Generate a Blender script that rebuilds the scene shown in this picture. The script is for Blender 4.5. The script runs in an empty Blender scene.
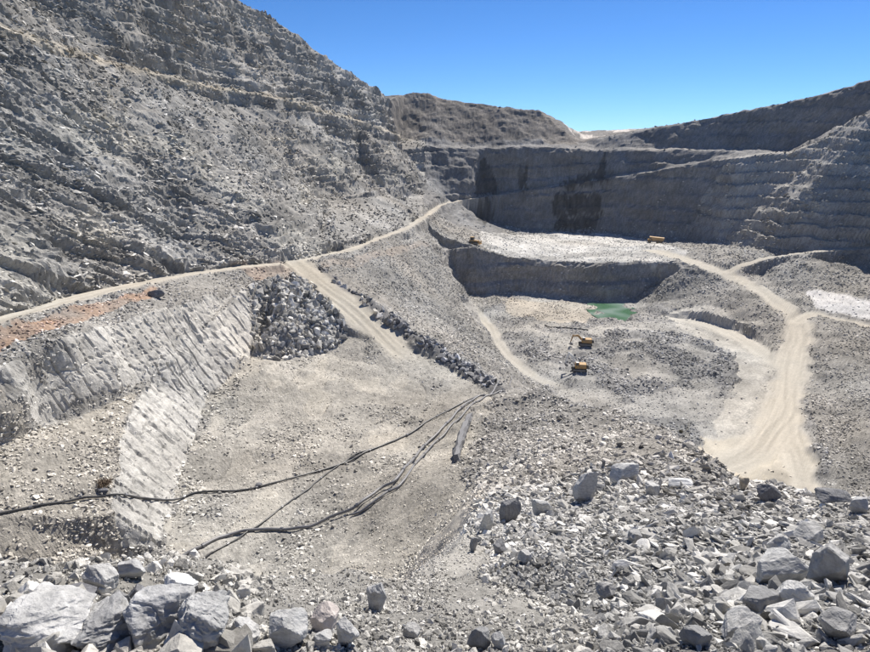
import bpy, bmesh, math, random
import numpy as np
from mathutils import Vector, Matrix, geometry

# ------------------------------------------------------------------ camera, sky, sun, exposure
scene = bpy.context.scene
PITCH = math.radians(15.5)
FPX, CU, CV = 633.0, 435.0, 326.0            # focal length and centre for an 870 x 652 frame
cam_data = bpy.data.cameras.new('camera')
cam = bpy.data.objects.new('camera', cam_data)
scene.collection.objects.link(cam)
cam_data.sensor_width = 36.0
cam_data.lens = 36.0 * FPX / 870.0
cam_data.clip_start = 0.1
cam_data.clip_end = 20000
cam.location = (0, 0, 0)
cam.rotation_euler = (math.pi / 2 - PITCH, 0, 0)
scene.camera = cam

SUN_AZ = math.radians(30)                    # to the right of the view direction (+y)
SUN_EL = math.radians(47)
world = bpy.data.worlds.new('World')
scene.world = world
world.use_nodes = True
wn, wl = world.node_tree.nodes, world.node_tree.links
sky = wn.new('ShaderNodeTexSky')
sky.sky_type = 'NISHITA'
sky.sun_disc = False
sky.sun_elevation = SUN_EL
sky.sun_rotation = SUN_AZ
sky.altitude = 5000
sky.air_density = 1.0
sky.dust_density = 0.0
sky.ozone_density = 1.0
bg = wn['Background']
bg.inputs['Strength'].default_value = 0.078
hs = wn.new('ShaderNodeHueSaturation')          # the deep blue of a phone picture
hs.inputs['Saturation'].default_value = 1.2
wl.new(sky.outputs['Color'], hs.inputs['Color'])
wb = wn.new('ShaderNodeMix'); wb.data_type = 'RGBA'; wb.blend_type = 'MULTIPLY'; wb.inputs['Factor'].default_value = 1
wb.inputs['B'].default_value = (0.66, 0.92, 1.16, 1)   # white balance
wl.new(hs.outputs['Color'], wb.inputs['A'])
wl.new(wb.outputs['Result'], bg.inputs['Color'])

sl = bpy.data.lights.new('sun', 'SUN')
sl.energy = 5.0
sl.angle = math.radians(0.5)
sl.color = (1.0, 0.94, 0.85)
sun = bpy.data.objects.new('sun', sl)
scene.collection.objects.link(sun)
sdir = Vector((math.sin(SUN_AZ) * math.cos(SUN_EL), math.cos(SUN_AZ) * math.cos(SUN_EL), math.sin(SUN_EL)))
sun.rotation_euler = sdir.to_track_quat('Z', 'Y').to_euler()
sun.location = sdir * 300

vs = scene.view_settings
vs.view_transform = 'Standard'
vs.look = 'None'
vs.exposure = 0.6
vs.gamma = 1.0
vs.use_curve_mapping = False

col = scene.collection
rng = np.random.default_rng(7)
random.seed(7)

# ------------------------------------------------------------------ helpers: noise, pixels, objects
def _hash(ix, iy, iz, seed):
    h = (ix.astype(np.uint32) * np.uint32(374761393) + iy.astype(np.uint32) * np.uint32(668265263)
         + iz.astype(np.uint32) * np.uint32(2147483647 & 0x9E3779B1) + np.uint32(seed * 7919 + 17))
    h = (h ^ (h >> np.uint32(13))) * np.uint32(1274126177)
    h = (h ^ (h >> np.uint32(15))) * np.uint32(2246822519)
    h = h ^ (h >> np.uint32(13))
    return h.astype(np.float32) * np.float32(2.0 / 4294967295.0) - np.float32(1.0)

def vnoise(x, y, z, seed=0):
    """smooth value noise in [-1,1]"""
    x = np.asarray(x, np.float32); y = np.asarray(y, np.float32); z = np.asarray(z, np.float32)
    x0 = np.floor(x); y0 = np.floor(y); z0 = np.floor(z)
    fx = x - x0; fy = y - y0; fz = z - z0
    fx = fx * fx * (3 - 2 * fx); fy = fy * fy * (3 - 2 * fy); fz = fz * fz * (3 - 2 * fz)
    ix = x0.astype(np.int64); iy = y0.astype(np.int64); iz = z0.astype(np.int64)
    r = 0
    for dx in (0, 1):
        wx = fx if dx else 1 - fx
        for dy in (0, 1):
            wy = fy if dy else 1 - fy
            for dz in (0, 1):
                wz = fz if dz else 1 - fz
                r = r + wx * wy * wz * _hash(ix + dx, iy + dy, iz + dz, seed)
    return r

def fbm(x, y, z, octs, seed=0, gain=0.5):
    r = 0; a = 1.0; f = 1.0
    for k in range(octs):
        r = r + a * vnoise(x * f + 13.7 * k, y * f - 7.1 * k, z * f + 3.3 * k, seed + k)
        a *= gain; f *= 2.03
    return r

CP, SP = math.cos(PITCH), math.sin(PITCH)
def ray(u, v):
    cx = (u - CU) / FPX; cy = (v - CV) / FPX
    return np.array((cx, CP - cy * SP, -SP - cy * CP))
def PZ(u, v, z):                               # point on the sight line through a photo pixel at height z
    d = ray(u, v); return d * (z / d[2])
def PY(u, v, Y):                               # ... at forward distance Y
    d = ray(u, v); return d * (Y / d[1])
def project(p):
    f = p[..., 1] * CP - p[..., 2] * SP
    dn = -p[..., 1] * SP - p[..., 2] * CP
    f = np.where(f < 0.1, 0.1, f)
    return CU + FPX * p[..., 0] / f, CV + FPX * dn / f, f

def tag(o, label=None, cat=None, group=None, kind=None):
    if label: o['label'] = label
    if cat: o['category'] = cat
    if group: o['group'] = group
    if kind: o['kind'] = kind
    return o
def empty(name, loc, rz=0):
    o = bpy.data.objects.new(name, None); col.objects.link(o)
    o.location = loc; o.rotation_euler = (0, 0, rz); o.empty_display_size = 0.3
    return o
def link(name, me, mat=None, parent=None):
    o = bpy.data.objects.new(name, me); col.objects.link(o)
    if mat and not me.materials: me.materials.append(mat)
    if parent: o.parent = parent
    return o

# ------------------------------------------------------------------ materials
def mat_new(name):
    m = bpy.data.materials.new(name); m.use_nodes = True
    return m, m.node_tree.nodes, m.node_tree.links, m.node_tree.nodes['Principled BSDF']

def mat_ground(name, scale, bump, contrast):
    m, n, l, b = mat_new(name)
    b.inputs['Roughness'].default_value = 0.93
    b.inputs['Specular IOR Level'].default_value = 0.25
    at = n.new('ShaderNodeAttribute'); at.attribute_name = 'Col'
    tc = n.new('ShaderNodeTexCoord')
    nz = n.new('ShaderNodeTexNoise'); nz.inputs['Scale'].default_value = scale; nz.inputs['Detail'].default_value = 8
    nz.inputs['Roughness'].default_value = 0.7
    l.new(tc.outputs['Object'], nz.inputs['Vector'])
    mr = n.new('ShaderNodeMapRange')
    mr.inputs['From Min'].default_value = 0.3; mr.inputs['From Max'].default_value = 0.7
    mr.inputs['To Min'].default_value = 1 - contrast; mr.inputs['To Max'].default_value = 1 + contrast
    l.new(nz.outputs['Fac'], mr.inputs['Value'])
    mx = n.new('ShaderNodeMix'); mx.data_type = 'RGBA'; mx.blend_type = 'MULTIPLY'
    mx.inputs['Factor'].default_value = 1
    l.new(at.outputs['Color'], mx.inputs['A']); l.new(mr.outputs['Result'], mx.inputs['B'])
    l.new(mx.outputs['Result'], b.inputs['Base Color'])
    n2 = n.new('ShaderNodeTexNoise'); n2.inputs['Scale'].default_value = scale * 2.2; n2.inputs['Detail'].default_value = 6
    n2.inputs['Roughness'].default_value = 0.75
    l.new(tc.outputs['Object'], n2.inputs['Vector'])
    bp = n.new('ShaderNodeBump'); bp.inputs['Strength'].default_value = 1.0; bp.inputs['Distance'].default_value = bump
    l.new(n2.outputs['Fac'], bp.inputs['Height']); l.new(bp.outputs['Normal'], b.inputs['Normal'])
    return m

def mat_rock(name, dark, mid, light, scale=3.0, bump=0.04, streak=None):
    """broken stone: every rock its own tone, veins and pits"""
    m, n, l, b = mat_new(name)
    b.inputs['Roughness'].default_value = 0.88
    b.inputs['Specular IOR Level'].default_value = 0.3
    oi = n.new('ShaderNodeObjectInfo')
    cr = n.new('ShaderNodeValToRGB')
    e = cr.color_ramp.elements
    e[0].position = 0.0; e[0].color = (*dark, 1); e[1].position = 1.0; e[1].color = (*light, 1)
    k = e.new(0.5); k.color = (*mid, 1)
    l.new(oi.outputs['Random'], cr.inputs['Fac'])
    tc = n.new('ShaderNodeTexCoord')
    mp = n.new('ShaderNodeMapping')
    l.new(tc.outputs['Object'], mp.inputs['Vector'])
    if streak: mp.inputs['Scale'].default_value = streak
    nz = n.new('ShaderNodeTexNoise'); nz.inputs['Scale'].default_value = scale; nz.inputs['Detail'].default_value = 7
    nz.inputs['Roughness'].default_value = 0.68
    l.new(mp.outputs['Vector'], nz.inputs['Vector'])
    mr = n.new('ShaderNodeMapRange')
    mr.inputs['From Min'].default_value = 0.3; mr.inputs['From Max'].default_value = 0.7
    mr.inputs['To Min'].default_value = 0.62; mr.inputs['To Max'].default_value = 1.32
    l.new(nz.outputs['Fac'], mr.inputs['Value'])
    mx = n.new('ShaderNodeMix'); mx.data_type = 'RGBA'; mx.blend_type = 'MULTIPLY'; mx.inputs['Factor'].default_value = 1
    l.new(cr.outputs['Color'], mx.inputs['A']); l.new(mr.outputs['Result'], mx.inputs['B'])
    l.new(mx.outputs['Result'], b.inputs['Base Color'])
    bp = n.new('ShaderNodeBump'); bp.inputs['Strength'].default_value = 1; bp.inputs['Distance'].default_value = bump
    l.new(nz.outputs['Fac'], bp.inputs['Height']); l.new(bp.outputs['Normal'], b.inputs['Normal'])
    return m

def mat_plain(name, c, rough=0.6, metal=0.0, wear=0.25, scale=2.0):
    m, n, l, b = mat_new(name)
    b.inputs['Roughness'].default_value = rough; b.inputs['Metallic'].default_value = metal
    tc = n.new('ShaderNodeTexCoord')
    nz = n.new('ShaderNodeTexNoise'); nz.inputs['Scale'].default_value = scale; nz.inputs['Detail'].default_value = 6
    l.new(tc.outputs['Object'], nz.inputs['Vector'])
    cr = n.new('ShaderNodeValToRGB'); e = cr.color_ramp.elements
    e[0].position = 0.35; e[0].color = (*c, 1)
    dust = (0.34, 0.32, 0.28)
    e[1].position = 0.75; e[1].color = tuple(c[i] * (1 - wear) + dust[i] * wear for i in range(3)) + (1,)
    l.new(nz.outputs['Fac'], cr.inputs['Fac']); l.new(cr.outputs['Color'], b.inputs['Base Color'])
    return m

M_ground = mat_ground('loose_rock_ground', 0.9, 0.35, 0.35)
M_fore = mat_ground('foreground_gravel', 7.0, 0.06, 0.35)
M_road = mat_ground('dirt_road', 0.8, 0.08, 0.12)
M_rock = mat_rock('grey_broken_rock', (0.24, 0.24, 0.24), (0.34, 0.335, 0.325), (0.46, 0.455, 0.44), 7)
M_pale = mat_rock('pale_bedrock', (0.38, 0.38, 0.38), (0.43, 0.43, 0.42), (0.49, 0.485, 0.47), 6, 0.03, (1, 1, 2.2))
M_darkrock = mat_rock('dark_shaded_rock', (0.15, 0.15, 0.16), (0.20, 0.20, 0.205), (0.26, 0.26, 0.26), 6, 0.04, (2.5, 1, 1))  # low tone paints the shaded sides of stones into their colour
M_yellow = mat_plain('machine_yellow', (0.44, 0.245, 0.06), 0.7, 0, .6, 1.2)
M_black = mat_plain('black_rubber', (0.02, 0.02, 0.022), 0.7)
M_hose = mat_plain('black_pipe_plastic', (0.03, 0.031, 0.035), 0.42, 0, 0.3, 0.5)
M_greyhose = mat_plain('dusty_grey_pipe_plastic', (0.17, 0.17, 0.18), 0.5, 0, 0.4, 0.5)
M_steel = mat_plain('worn_steel', (0.20, 0.20, 0.21), 0.4, 0.6)
M_glass = mat_plain('cab_glass', (0.03, 0.04, 0.05), 0.1, 0, 0.1)
M_white = mat_plain('white_paint', (0.75, 0.75, 0.73), 0.5)

# ------------------------------------------------------------------ terrain survey: break lines -> triangulated surface
LINES = []
def L(*pts):
    out = []
    for p in pts:
        if p[0] == 'w': out.append(np.array(p[1:], float))
        elif p[2] == 'z': out.append(PZ(p[0], p[1], p[3]))
        else: out.append(PY(p[0], p[1], p[3]))
    LINES.append(out)
    return out
z, y, w = 'z', 'y', 'w'

# ground by the camera and the rock spur in front of it
L((w, -60, -40, 2), (w, 0, -40, 1), (w, 60, -40, 0), (w, 160, -60, -6))
L((w, -40, -3, 0), (w, -9, -1, -1.5), (w, 0, 0, -1.72), (w, 9, -1, -2.1), (w, 30, -3, -5), (w, 90, -10, -14))
L((w, -14, 0.5, -1.8), (0, 652, y, 3.0), (200, 640, y, 3.6), (435, 652, y, 3.4), (650, 652, y, 4.2), (870, 652, y, 4.7), (w, 12, 3, -5.0))
L((w, -20, 2, -3), (-100, 650, y, 3.9), (0, 622, y, 4.3), (50, 590, y, 5.2), (100, 570, y, 6.0), (180, 578, y, 6.2), (250, 602, y, 6.2), (350, 592, y, 8.2),
  (400, 578, y, 12), (440, 560, y, 18), (470, 530, y, 30), (486, 503, y, 48), (484, 470, y, 84), (486, 430, y, 126), (491, 395, y, 160), (500, 384, y, 170))
L((530, 388, y, 155), (570, 398, y, 135), (620, 412, y, 110), (665, 428, y, 85), (700, 456, y, 58), (722, 482, y, 41), (740, 491, y, 33),
  (800, 494, y, 29), (870, 506, y, 24), (960, 520, y, 20))
L((560, 600, y, 7.6), (600, 555, y, 13.5), (640, 520, y, 21), (600, 485, y, 40), (545, 470, y, 66), (545, 430, y, 112))
L((780, 580, y, 8.8), (800, 530, y, 16))
L((700, 500, y, 28), (650, 460, y, 56), (600, 440, y, 82))

# steep drop from the foreground edge to the working level on the left, to the pit on the right
L((w, -70, 20, -46), (w, -34, 24, -44), (w, -16, 30, -42), (w, -8, 44, -45), (w, -6, 62, -49))
L((w, 46, 216, -100), (w, 62, 198, -100), (w, 80, 172, -100), (w, 94, 142, -100), (w, 106, 110, -98), (w, 112, 78, -88))
L((w, 44, 22, -28), (w, 75, 40, -60), (w, 115, 40, -55))

# working level (dusty platform) on the left
L((-60, 600, z, -56), (130, 560, z, -58.5), (160, 545, z, -58), (182, 470, z, -60), (205, 400, z, -61.5), (250, 358, z, -59), (262, 330, z, -56))
L((250, 562, z, -57.5), (310, 520, z, -58.5), (370, 470, z, -60.5), (425, 428, z, -62.5), (466, 402, z, -64))
L((250, 470, z, -60), (320, 420, z, -62), (400, 398, z, -63.2), (470, 390, z, -64))
L((330, 352, z, -59.5), (390, 370, z, -62))
# lower pre-split face: crest
L((245, 291, z, -43.5), (195, 335, z, -47.5), (150, 383, z, -51.0), (122, 440, z, -51.5), (115, 480, z, -52), (112, 515, z, -53), (128, 548, z, -57))
# upper pre-split face: toe and crest
L((-120, 480, z, -46), (0, 443, z, -47), (60, 422, z, -48.5), (110, 403, z, -50), (138, 386, z, -50.5))
L((-120, 420, z, -35), (0, 366, z, -34.8), (60, 344, z, -35.5), (110, 326, z, -36.6), (160, 310, z, -38.5), (238, 287, z, -42.5))
L((-60, 520, z, -50), (0, 515, z, -50.5), (60, 490, z, -51))
L((-40, 580, z, -53), (40, 575, z, -54), (90, 545, z, -54))
# blasted heap between the face and the ramp
L((255, 283, z, -44), (275, 280, z, -43), (300, 276, z, -44.5), (330, 302, z, -50.5), (345, 330, z, -56))
L((285, 310, z, -49), (300, 335, z, -55.5))
# platform outer edge, above the pit
L((316, 266, z, -44), (350, 290, z, -48.5), (400, 322, z, -55), (440, 350, z, -60), (475, 374, z, -63.5), (497, 380, z, -64.3))
L((330, 258, z, -45), (380, 250, z, -50), (430, 243, z, -58), (443, 250, z, -72))
# slope foot = pit floor, left side
L((458, 296, z, -99.5), (490, 332, z, -100), (506, 356, z, -100), (545, 388, z, -100))
# pit back wall: foot and rim
L((464, 294, z, -100), (520, 293, z, -100), (580, 297, z, -100), (612, 302, z, -101.5), (640, 297, z, -99), (662, 282, z, -90))
L((446, 249, z, -70), (475, 246, z, -66.8), (496, 252, z, -71.5), (519, 258, z, -75.4), (560, 261, z, -77.2), (600, 263, z, -76.8), (640, 263, z, -76.8), (676, 262, z, -75.6))
# upper bench to foot of back wall
L((440, 236, z, -62), (480, 229, y, 634), (520, 229.5, y, 629), (560, 230, y, 627), (600, 232, y, 619), (650, 236, y, 602), (690, 240, y, 574), (715, 244, y, 534), (760, 249, z, -72), (870, 244, z, -64), (1000, 236, z, -56))
L((600, 248, z, -77), (540, 246, z, -75.5), (500, 241, z, -72))
# pit floor
L((540, 330, z, -100), (570, 330, z, -100), (640, 320, z, -100), (690, 326, z, -100), (735, 345, z, -99.5), (762, 353, z, -98))
L((530, 365, z, -100), (560, 390, z, -100), (620, 395, z, -100), (700, 420, z, -100), (740, 470, z, -100))
L((560, 345, z, -98.5), (620, 345, z, -97.5), (690, 350, z, -97.5), (720, 372, z, -98))
L((600, 372, z, -98.5), (660, 385, z, -98.5), (700, 395, z, -98.5))
L((585, 302, z, -101.8), (600, 322, z, -101.8), (632, 318, z, -101.8), (636, 303, z, -101.6))
# bank between pit floor and the haul road
L((684, 267, z, -77), (702, 273, z, -80), (740, 292, z, -85), (772, 318, z, -91), (778, 335, z, -95))
L((665, 300, z, -95), (700, 318, z, -97))
# right of the haul road
L((800, 318, z, -91.5), (835, 322, z, -92), (880, 330, z, -92), (1000, 350, z, -90))
L((770, 282, z, -84), (820, 300, z, -89), (880, 310, z, -89), (1000, 320, z, -84))
L((760, 272, z, -82), (800, 268, z, -82), (870, 270, z, -80), (1000, 265, z, -74))
L((728, 268, z, -76), (760, 259, z, -73), (800, 253, z, -70), (870, 249, z, -67), (1000, 243, z, -60))
L((815, 370, z, -98), (830, 420, z, -99), (850, 480, z, -98), (900, 520, z, -92))
L((840, 345, z, -94), (880, 400, z, -92), (900, 450, z, -90))
L((w, 190, 190, -80), (w, 240, 240, -72), (w, 300, 300, -62), (w, 380, 360, -30))
L((w, 260, 140, -40), (w, 330, 200, -15), (w, 420, 300, 20))
# ramp rising along the back wall
L((w, -60, 520, -46), (430, 212, y, 520), (455, 201, y, 610), (500, 194, y, 640), (550, 187, y, 640), (600, 180, y, 632), (640, 173, y, 622), (700, 164, y, 600), (740, 157, y, 580), (790, 152, y, 560), (830, 138, y, 540), (870, 116, y, 520), (960, 60, y, 490), (1100, -30, y, 440))
L((446, 199, y, 618), (500, 192, y, 652), (550, 185, y, 652), (600, 178, y, 644), (640, 171, y, 634), (700, 162, y, 612), (740, 155, y, 594))
# top bench of the back wall
L((400, 138, y, 690), (430, 147, y, 662), (480, 149, y, 666), (540, 147, y, 665), (600, 150, y, 657), (660, 150, y, 641), (740, 152, y, 608), (790, 151.5, y, 592), (w, 560, 570, 2), (w, 700, 540, 4))
L((400, 136, y, 700), (430, 144.5, y, 676), (480, 146, y, 680), (540, 145, y, 679), (600, 148.5, y, 671), (660, 148.5, y, 655), (740, 150.5, y, 622), (790, 150, y, 606), (w, 566, 586, 3), (w, 700, 556, 5))
# skyline of the upper walls
L((404, 94.5, y, 752), (413, 92, y, 758), (428, 92, y, 760), (440, 98, y, 757), (465, 102, y, 750), (490, 106, y, 740), (498, 109, y, 730), (520, 109, y, 728), (540, 110.5, y, 726), (550, 118, y, 724), (558, 127, y, 722), (568, 136, y, 715), (580, 142, y, 708))
L((600, 139, y, 690), (630, 133, y, 682), (655, 128, y, 676), (700, 120, y, 662), (740, 112, y, 648), (780, 104, y, 638), (820, 94, y, 632), (870, 80, y, 624), (960, 55, y, 612), (1100, 15, y, 580))
L((556, 134, y, 950), (575, 131.5, y, 1080), (610, 130, y, 1120), (640, 128.5, y, 1120), (680, 128, y, 1100))
L((590, 138, y, 880), (620, 136, y, 900))
L((w, -800, 1500, 20), (w, 0, 1600, 10), (w, 300, 1600, 20), (w, 900, 1500, 10))
L((w, -2600, 3400, 0), (w, 0, 3800, 0), (w, 2600, 3400, 0))
L((w, -100, 1000, 20), (w, 60, 1000, 30), (w, 110, 980, 28))
L((w, 420, 900, 30), (w, 640, 800, 40), (w, 900, 600, 50))
# left hillside: foot is the hill road, crest the skyline
L((-200, 395, z, -27), (-80, 345, z, -30), (0, 318, z, -32), (100, 290, z, -35), (200, 271, z, -39), (300, 259, z, -42.5), (345, 250, z, -46), (386, 236, z, -48))
L((w, -230, -20, 100), (w, -225, 120, 108), (w, -205, 260, 112), (170, -45, y, 400), (240, 0, y, 490), (290, 28, y, 540), (340, 66, y, 600), (372, 86, y, 650), (392, 99, y, 690))
L((w, -130, -10, 20), (w, -128, 100, 18), (w, -130, 190, 22), (100, 60, y, 290), (220, 100, y, 400), (310, 118, y, 490), (360, 130, y, 570), (400, 150, y, 640))
L((330, 200, y, 400), (390, 195, y, 500), (425, 190, y, 590))
L((w, -500, 0, 90), (w, -500, 300, 105), (w, -420, 600, 95), (w, -300, 900, 50))
L((w, -2500, -100, 40), (w, -2500, 1000, 40))
L((w, 2500, -100, 20), (w, 2500, 1000, 20), (w, 1000, 300, 60))
L((w, -2500, -2500, 10), (w, 2500, -2500, 10))

def build_tin():
    V, E = [], []
    for ln in LINES:
        i0 = len(V)
        V += ln
        E += [(i0 + k, i0 + k + 1) for k in range(len(ln) - 1)]
    pts = [Vector((p[0], p[1])) for p in V]
    ov, oe, of, orig, _, _ = geometry.delaunay_2d_cdt(pts, E, [], 0, 0.01)
    Z = []
    Varr = np.array(V)
    for i, p in enumerate(ov):
        if orig[i]: Z.append(V[orig[i][0]][2])
        else:
            d = np.hypot(Varr[:, 0] - p.x, Varr[:, 1] - p.y)
            k = np.argsort(d)[:3]; wgt = 1 / (d[k] + .1)
            Z.append(float((Varr[k, 2] * wgt).sum() / wgt.sum()))
            print('survey lines cross near', round(p.x, 1), round(p.y, 1))
    vv = np.array([(p.x, p.y, zz) for p, zz in zip(ov, Z)])
    return vv, np.array(of)
TV, TF = build_tin()

def tin_on(x, y):
    """height of the surveyed surface at every (x, y) of a polar array [col, row]"""
    out = np.full(x.shape, np.nan, np.float64)
    th = np.arctan2(x, y - OY); rr = np.hypot(x, y - OY)
    cmin, cmax = th.min(1), th.max(1)
    rmin, rmax = rr.min(0), rr.max(0)
    for f in TF:
        a, b, c = TV[f]
        tx = np.array((a[0], b[0], c[0])); ty = np.array((a[1], b[1], c[1])) - OY
        tt = np.arctan2(tx, ty); tr = np.hypot(tx, ty)
        if tt.max() - tt.min() > math.pi: i0, i1 = 0, len(cmin)
        else:
            i0 = np.searchsorted(cmax, tt.min()); i1 = np.searchsorted(cmin, tt.max(), 'right')
        if i1 <= i0: continue
        # nearest distance from the fan origin to the triangle
        P = np.stack((tx, ty), 1); dm = 1e9
        for k in range(3):
            p, q = P[k], P[(k + 1) % 3]; d = q - p
            s = np.clip(-(p @ d) / (d @ d + 1e-9), 0, 1)
            dm = min(dm, np.hypot(*(p + s * d)))
        j0 = np.searchsorted(rmax, dm * .999); j1 = np.searchsorted(rmin, tr.max() * 1.001, 'right')
        if (a[0] - 0) is None or j1 <= j0: continue
        X = x[i0:i1, j0:j1]; Yv = y[i0:i1, j0:j1]
        det = (b[1] - c[1]) * (a[0] - c[0]) + (c[0] - b[0]) * (a[1] - c[1])
        if abs(det) < 1e-9: continue
        l1 = ((b[1] - c[1]) * (X - c[0]) + (c[0] - b[0]) * (Yv - c[1])) / det
        l2 = ((c[1] - a[1]) * (X - c[0]) + (a[0] - c[0]) * (Yv - c[1])) / det
        l3 = 1 - l1 - l2
        m = (l1 >= -1e-6) & (l2 >= -1e-6) & (l3 >= -1e-6)
        blk = out[i0:i1, j0:j1]
        blk[m] = (l1 * a[2] + l2 * b[2] + l3 * c[2])[m]
    return out

# ------------------------------------------------------------------ haul roads: centre lines with height and width
ROADS = {}
def road(name, width, *pts):
    ps = []
    for p in pts:
        if p[2] == 'z': ps.append(PZ(p[0], p[1], p[3]))
        else: ps.append(PY(p[0], p[1], p[3]))
    ps = np.array(ps)
    # smooth (Catmull-Rom)
    q = np.vstack((2 * ps[0] - ps[1], ps, 2 * ps[-1] - ps[-2])); out = []
    for i in range(1, len(q) - 2):
        for t in np.linspace(0, 1, 7)[:-1]:
            a, b, c, d = q[i - 1:i + 3]
            out.append(.5 * (2 * b + (c - a) * t + (2 * a - 5 * b + 4 * c - d) * t * t + (3 * b - 3 * c + d - a) * t ** 3))
    out.append(ps[-1])
    ROADS[name] = (np.array(out), width)
road('floor', 11.0, (785, 372, z, -99), (750, 345, z, -99), (720, 330, z, -99.8), (690, 322, z, -100), (650, 318, z, -100))
road('west', 7.0, (470, 305, z, -99.5), (492, 330, z, -100), (505, 352, z, -100), (525, 372, z, -100), (560, 388, z, -100), (600, 398, z, -100))
road('hill', 5.6, (-160, 378, z, -28), (-80, 347, z, -30), (0, 321, z, -32), (100, 292, z, -35), (200, 272.5, z, -39), (260, 265, z, -41), (300, 261, z, -42.6), (345, 251, z, -46), (386, 236, z, -48), (410, 226, z, -48), (430, 213, y, 522), (440, 206, y, 570), (455, 201.5, y, 612), (500, 194.5, y, 642), (550, 187, y, 645), (600, 180, y, 637), (640, 173, y, 627), (700, 164, y, 605), (740, 157, y, 586))
road('ramp', 11.0, (296, 262, z, -42.6), (315, 278, z, -45.5), (345, 304, z, -50.5), (375, 330, z, -56), (400, 352, z, -60), (430, 376, z, -63))
road('fork', 10.0, (806, 500, z, -99), (800, 470, z, -99.5), (793, 440, z, -99.7), (788, 410, z, -99.8))
road('pit', 15.0, (690, 470, z, -100), (722, 464, z, -100), (752, 450, z, -100), (775, 425, z, -100), (786, 395, z, -99.5), (792, 360, z, -98), (797, 335, z, -94.5), (795, 318, z, -91), (770, 298, z, -86.5), (740, 281, z, -82), (712, 269, z, -78), (685, 260, z, -76), (655, 251, z, -74.5))
road('upper', 6.0, (728, 272, z, -79), (745, 264.5, z, -75.5), (770, 257.5, z, -72.5), (800, 253, z, -70.2), (835, 250, z, -68.5), (870, 248, z, -67), (960, 244, z, -62))
road('right', 7.0, (797, 322, z, -92), (815, 314, z, -91.5), (835, 319, z, -92), (870, 327, z, -92.5), (930, 340, z, -91))

def road_dist(x, y, pts):
    """distance to a centre line, its height there, and signed side offset"""
    best = np.full(x.shape, 1e9); zz = np.zeros(x.shape); side = np.zeros(x.shape); along = np.zeros(x.shape); run = 0.0
    lo = pts.min(0) - 40; hi = pts.max(0) + 40
    m = (x > lo[0]) & (x < hi[0]) & (y > lo[1]) & (y < hi[1])
    X, Y = x[m], y[m]
    b = np.full(X.shape, 1e9); zb = np.zeros(X.shape); sb = np.zeros(X.shape); ab = np.zeros(X.shape)
    for i in range(len(pts) - 1):
        p, q = pts[i], pts[i + 1]; d = q[:2] - p[:2]; L2 = d @ d + 1e-9
        s = np.clip(((X - p[0]) * d[0] + (Y - p[1]) * d[1]) / L2, 0, 1)
        ex = X - p[0] - s * d[0]; ey = Y - p[1] - s * d[1]
        dd = np.hypot(ex, ey); k = dd < b
        b[k] = dd[k]; zb[k] = (p[2] + s * (q[2] - p[2]))[k]
        sb[k] = (dd * np.sign(d[0] * ey - d[1] * ex))[k]; ab[k] = (run + s * math.sqrt(L2))[k]
        run += math.sqrt(L2)
    best[m] = b; zz[m] = zb; side[m] = sb; along[m] = ab
    return best, zz, side, along
def sstep(a, b, x):
    t = np.clip((x - a) / (b - a), 0, 1); return t * t * (3 - 2 * t)

# ------------------------------------------------------------------ terrain sheet: a fan of rays, finer where it is near or steep
OY = -10.0                                     # the fan starts behind the viewer
NR = 1380
TH = np.radians(np.concatenate((np.linspace(-56, -37.2, 32), np.linspace(-37, 37, 660), np.linspace(37.2, 54, 28))))
NC = len(TH)
RF = np.concatenate((np.linspace(7.5, 40, 500)[:-1], np.geomspace(40, 900, 2300)[:-1], np.geomspace(900, 3300, 200)))
fx = np.sin(TH)[:, None] * RF[None]; fy = OY + np.cos(TH)[:, None] * RF[None]
dist0 = np.hypot(fx, fy)
wa = np.clip(dist0 * 0.010, 0.05, 4.5)
ws = 1 / np.clip(dist0 * 0.10, 2, 30)
def warp(x, y):
    d = np.hypot(x, y)
    a = np.clip(d * 0.008, 0.02, 3.5)
    wx = vnoise(x / 9, y / 9, 0 * x, 3) * np.minimum(a, 1.2) + vnoise(x / 34, y / 34, 0 * x, 4) * a
    wy = vnoise(x / 9, y / 9, 0 * x + 5, 5) * np.minimum(a, 1.2) + vnoise(x / 34, y / 34, 0 * x + 5, 6) * a
    return wx, wy
wx, wy = warp(fx, fy)
fz = tin_on(fx, fy)
# heights of warped positions: shift along the ray and across columns by resampling
dth = TH[1] - TH[0]
ux = fx + wx; uy = fy + wy
tcol = np.clip(np.interp(np.arctan2(ux, uy - OY).ravel(), TH, np.arange(NC)).reshape(ux.shape), 0, NC - 1.001)
trow = np.interp(np.hypot(ux, uy - OY).ravel(), RF, np.arange(len(RF))).reshape(ux.shape)
trow = np.clip(trow, 0, len(RF) - 1.001)
i0 = tcol.astype(int); j0 = trow.astype(int); a_ = tcol - i0; b_ = trow - j0
bad = np.isnan(fz)
if bad.any(): fz[bad] = -1.0
fz = ((fz[i0, j0] * (1 - a_) + fz[i0 + 1, j0] * a_) * (1 - b_) + (fz[i0, j0 + 1] * (1 - a_) + fz[i0 + 1, j0 + 1] * a_) * b_)
# resample rows so that the spacing follows the length of the slope over its distance
dz_ = np.diff(fz, axis=1); dr_ = np.diff(RF)[None]
rmid = .5 * (RF[1:] + RF[:-1])
dcam = np.sqrt((.5 * (fx[:, 1:] + fx[:, :-1])) ** 2 + (.5 * (fy[:, 1:] + fy[:, :-1])) ** 2 + (.5 * (fz[:, 1:] + fz[:, :-1])) ** 2)
wgt = np.hypot(dr_, dz_) / np.maximum(dcam, 5.0)
wgt *= np.where(rmid > 820, 0.25, 1.0)[None]
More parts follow.
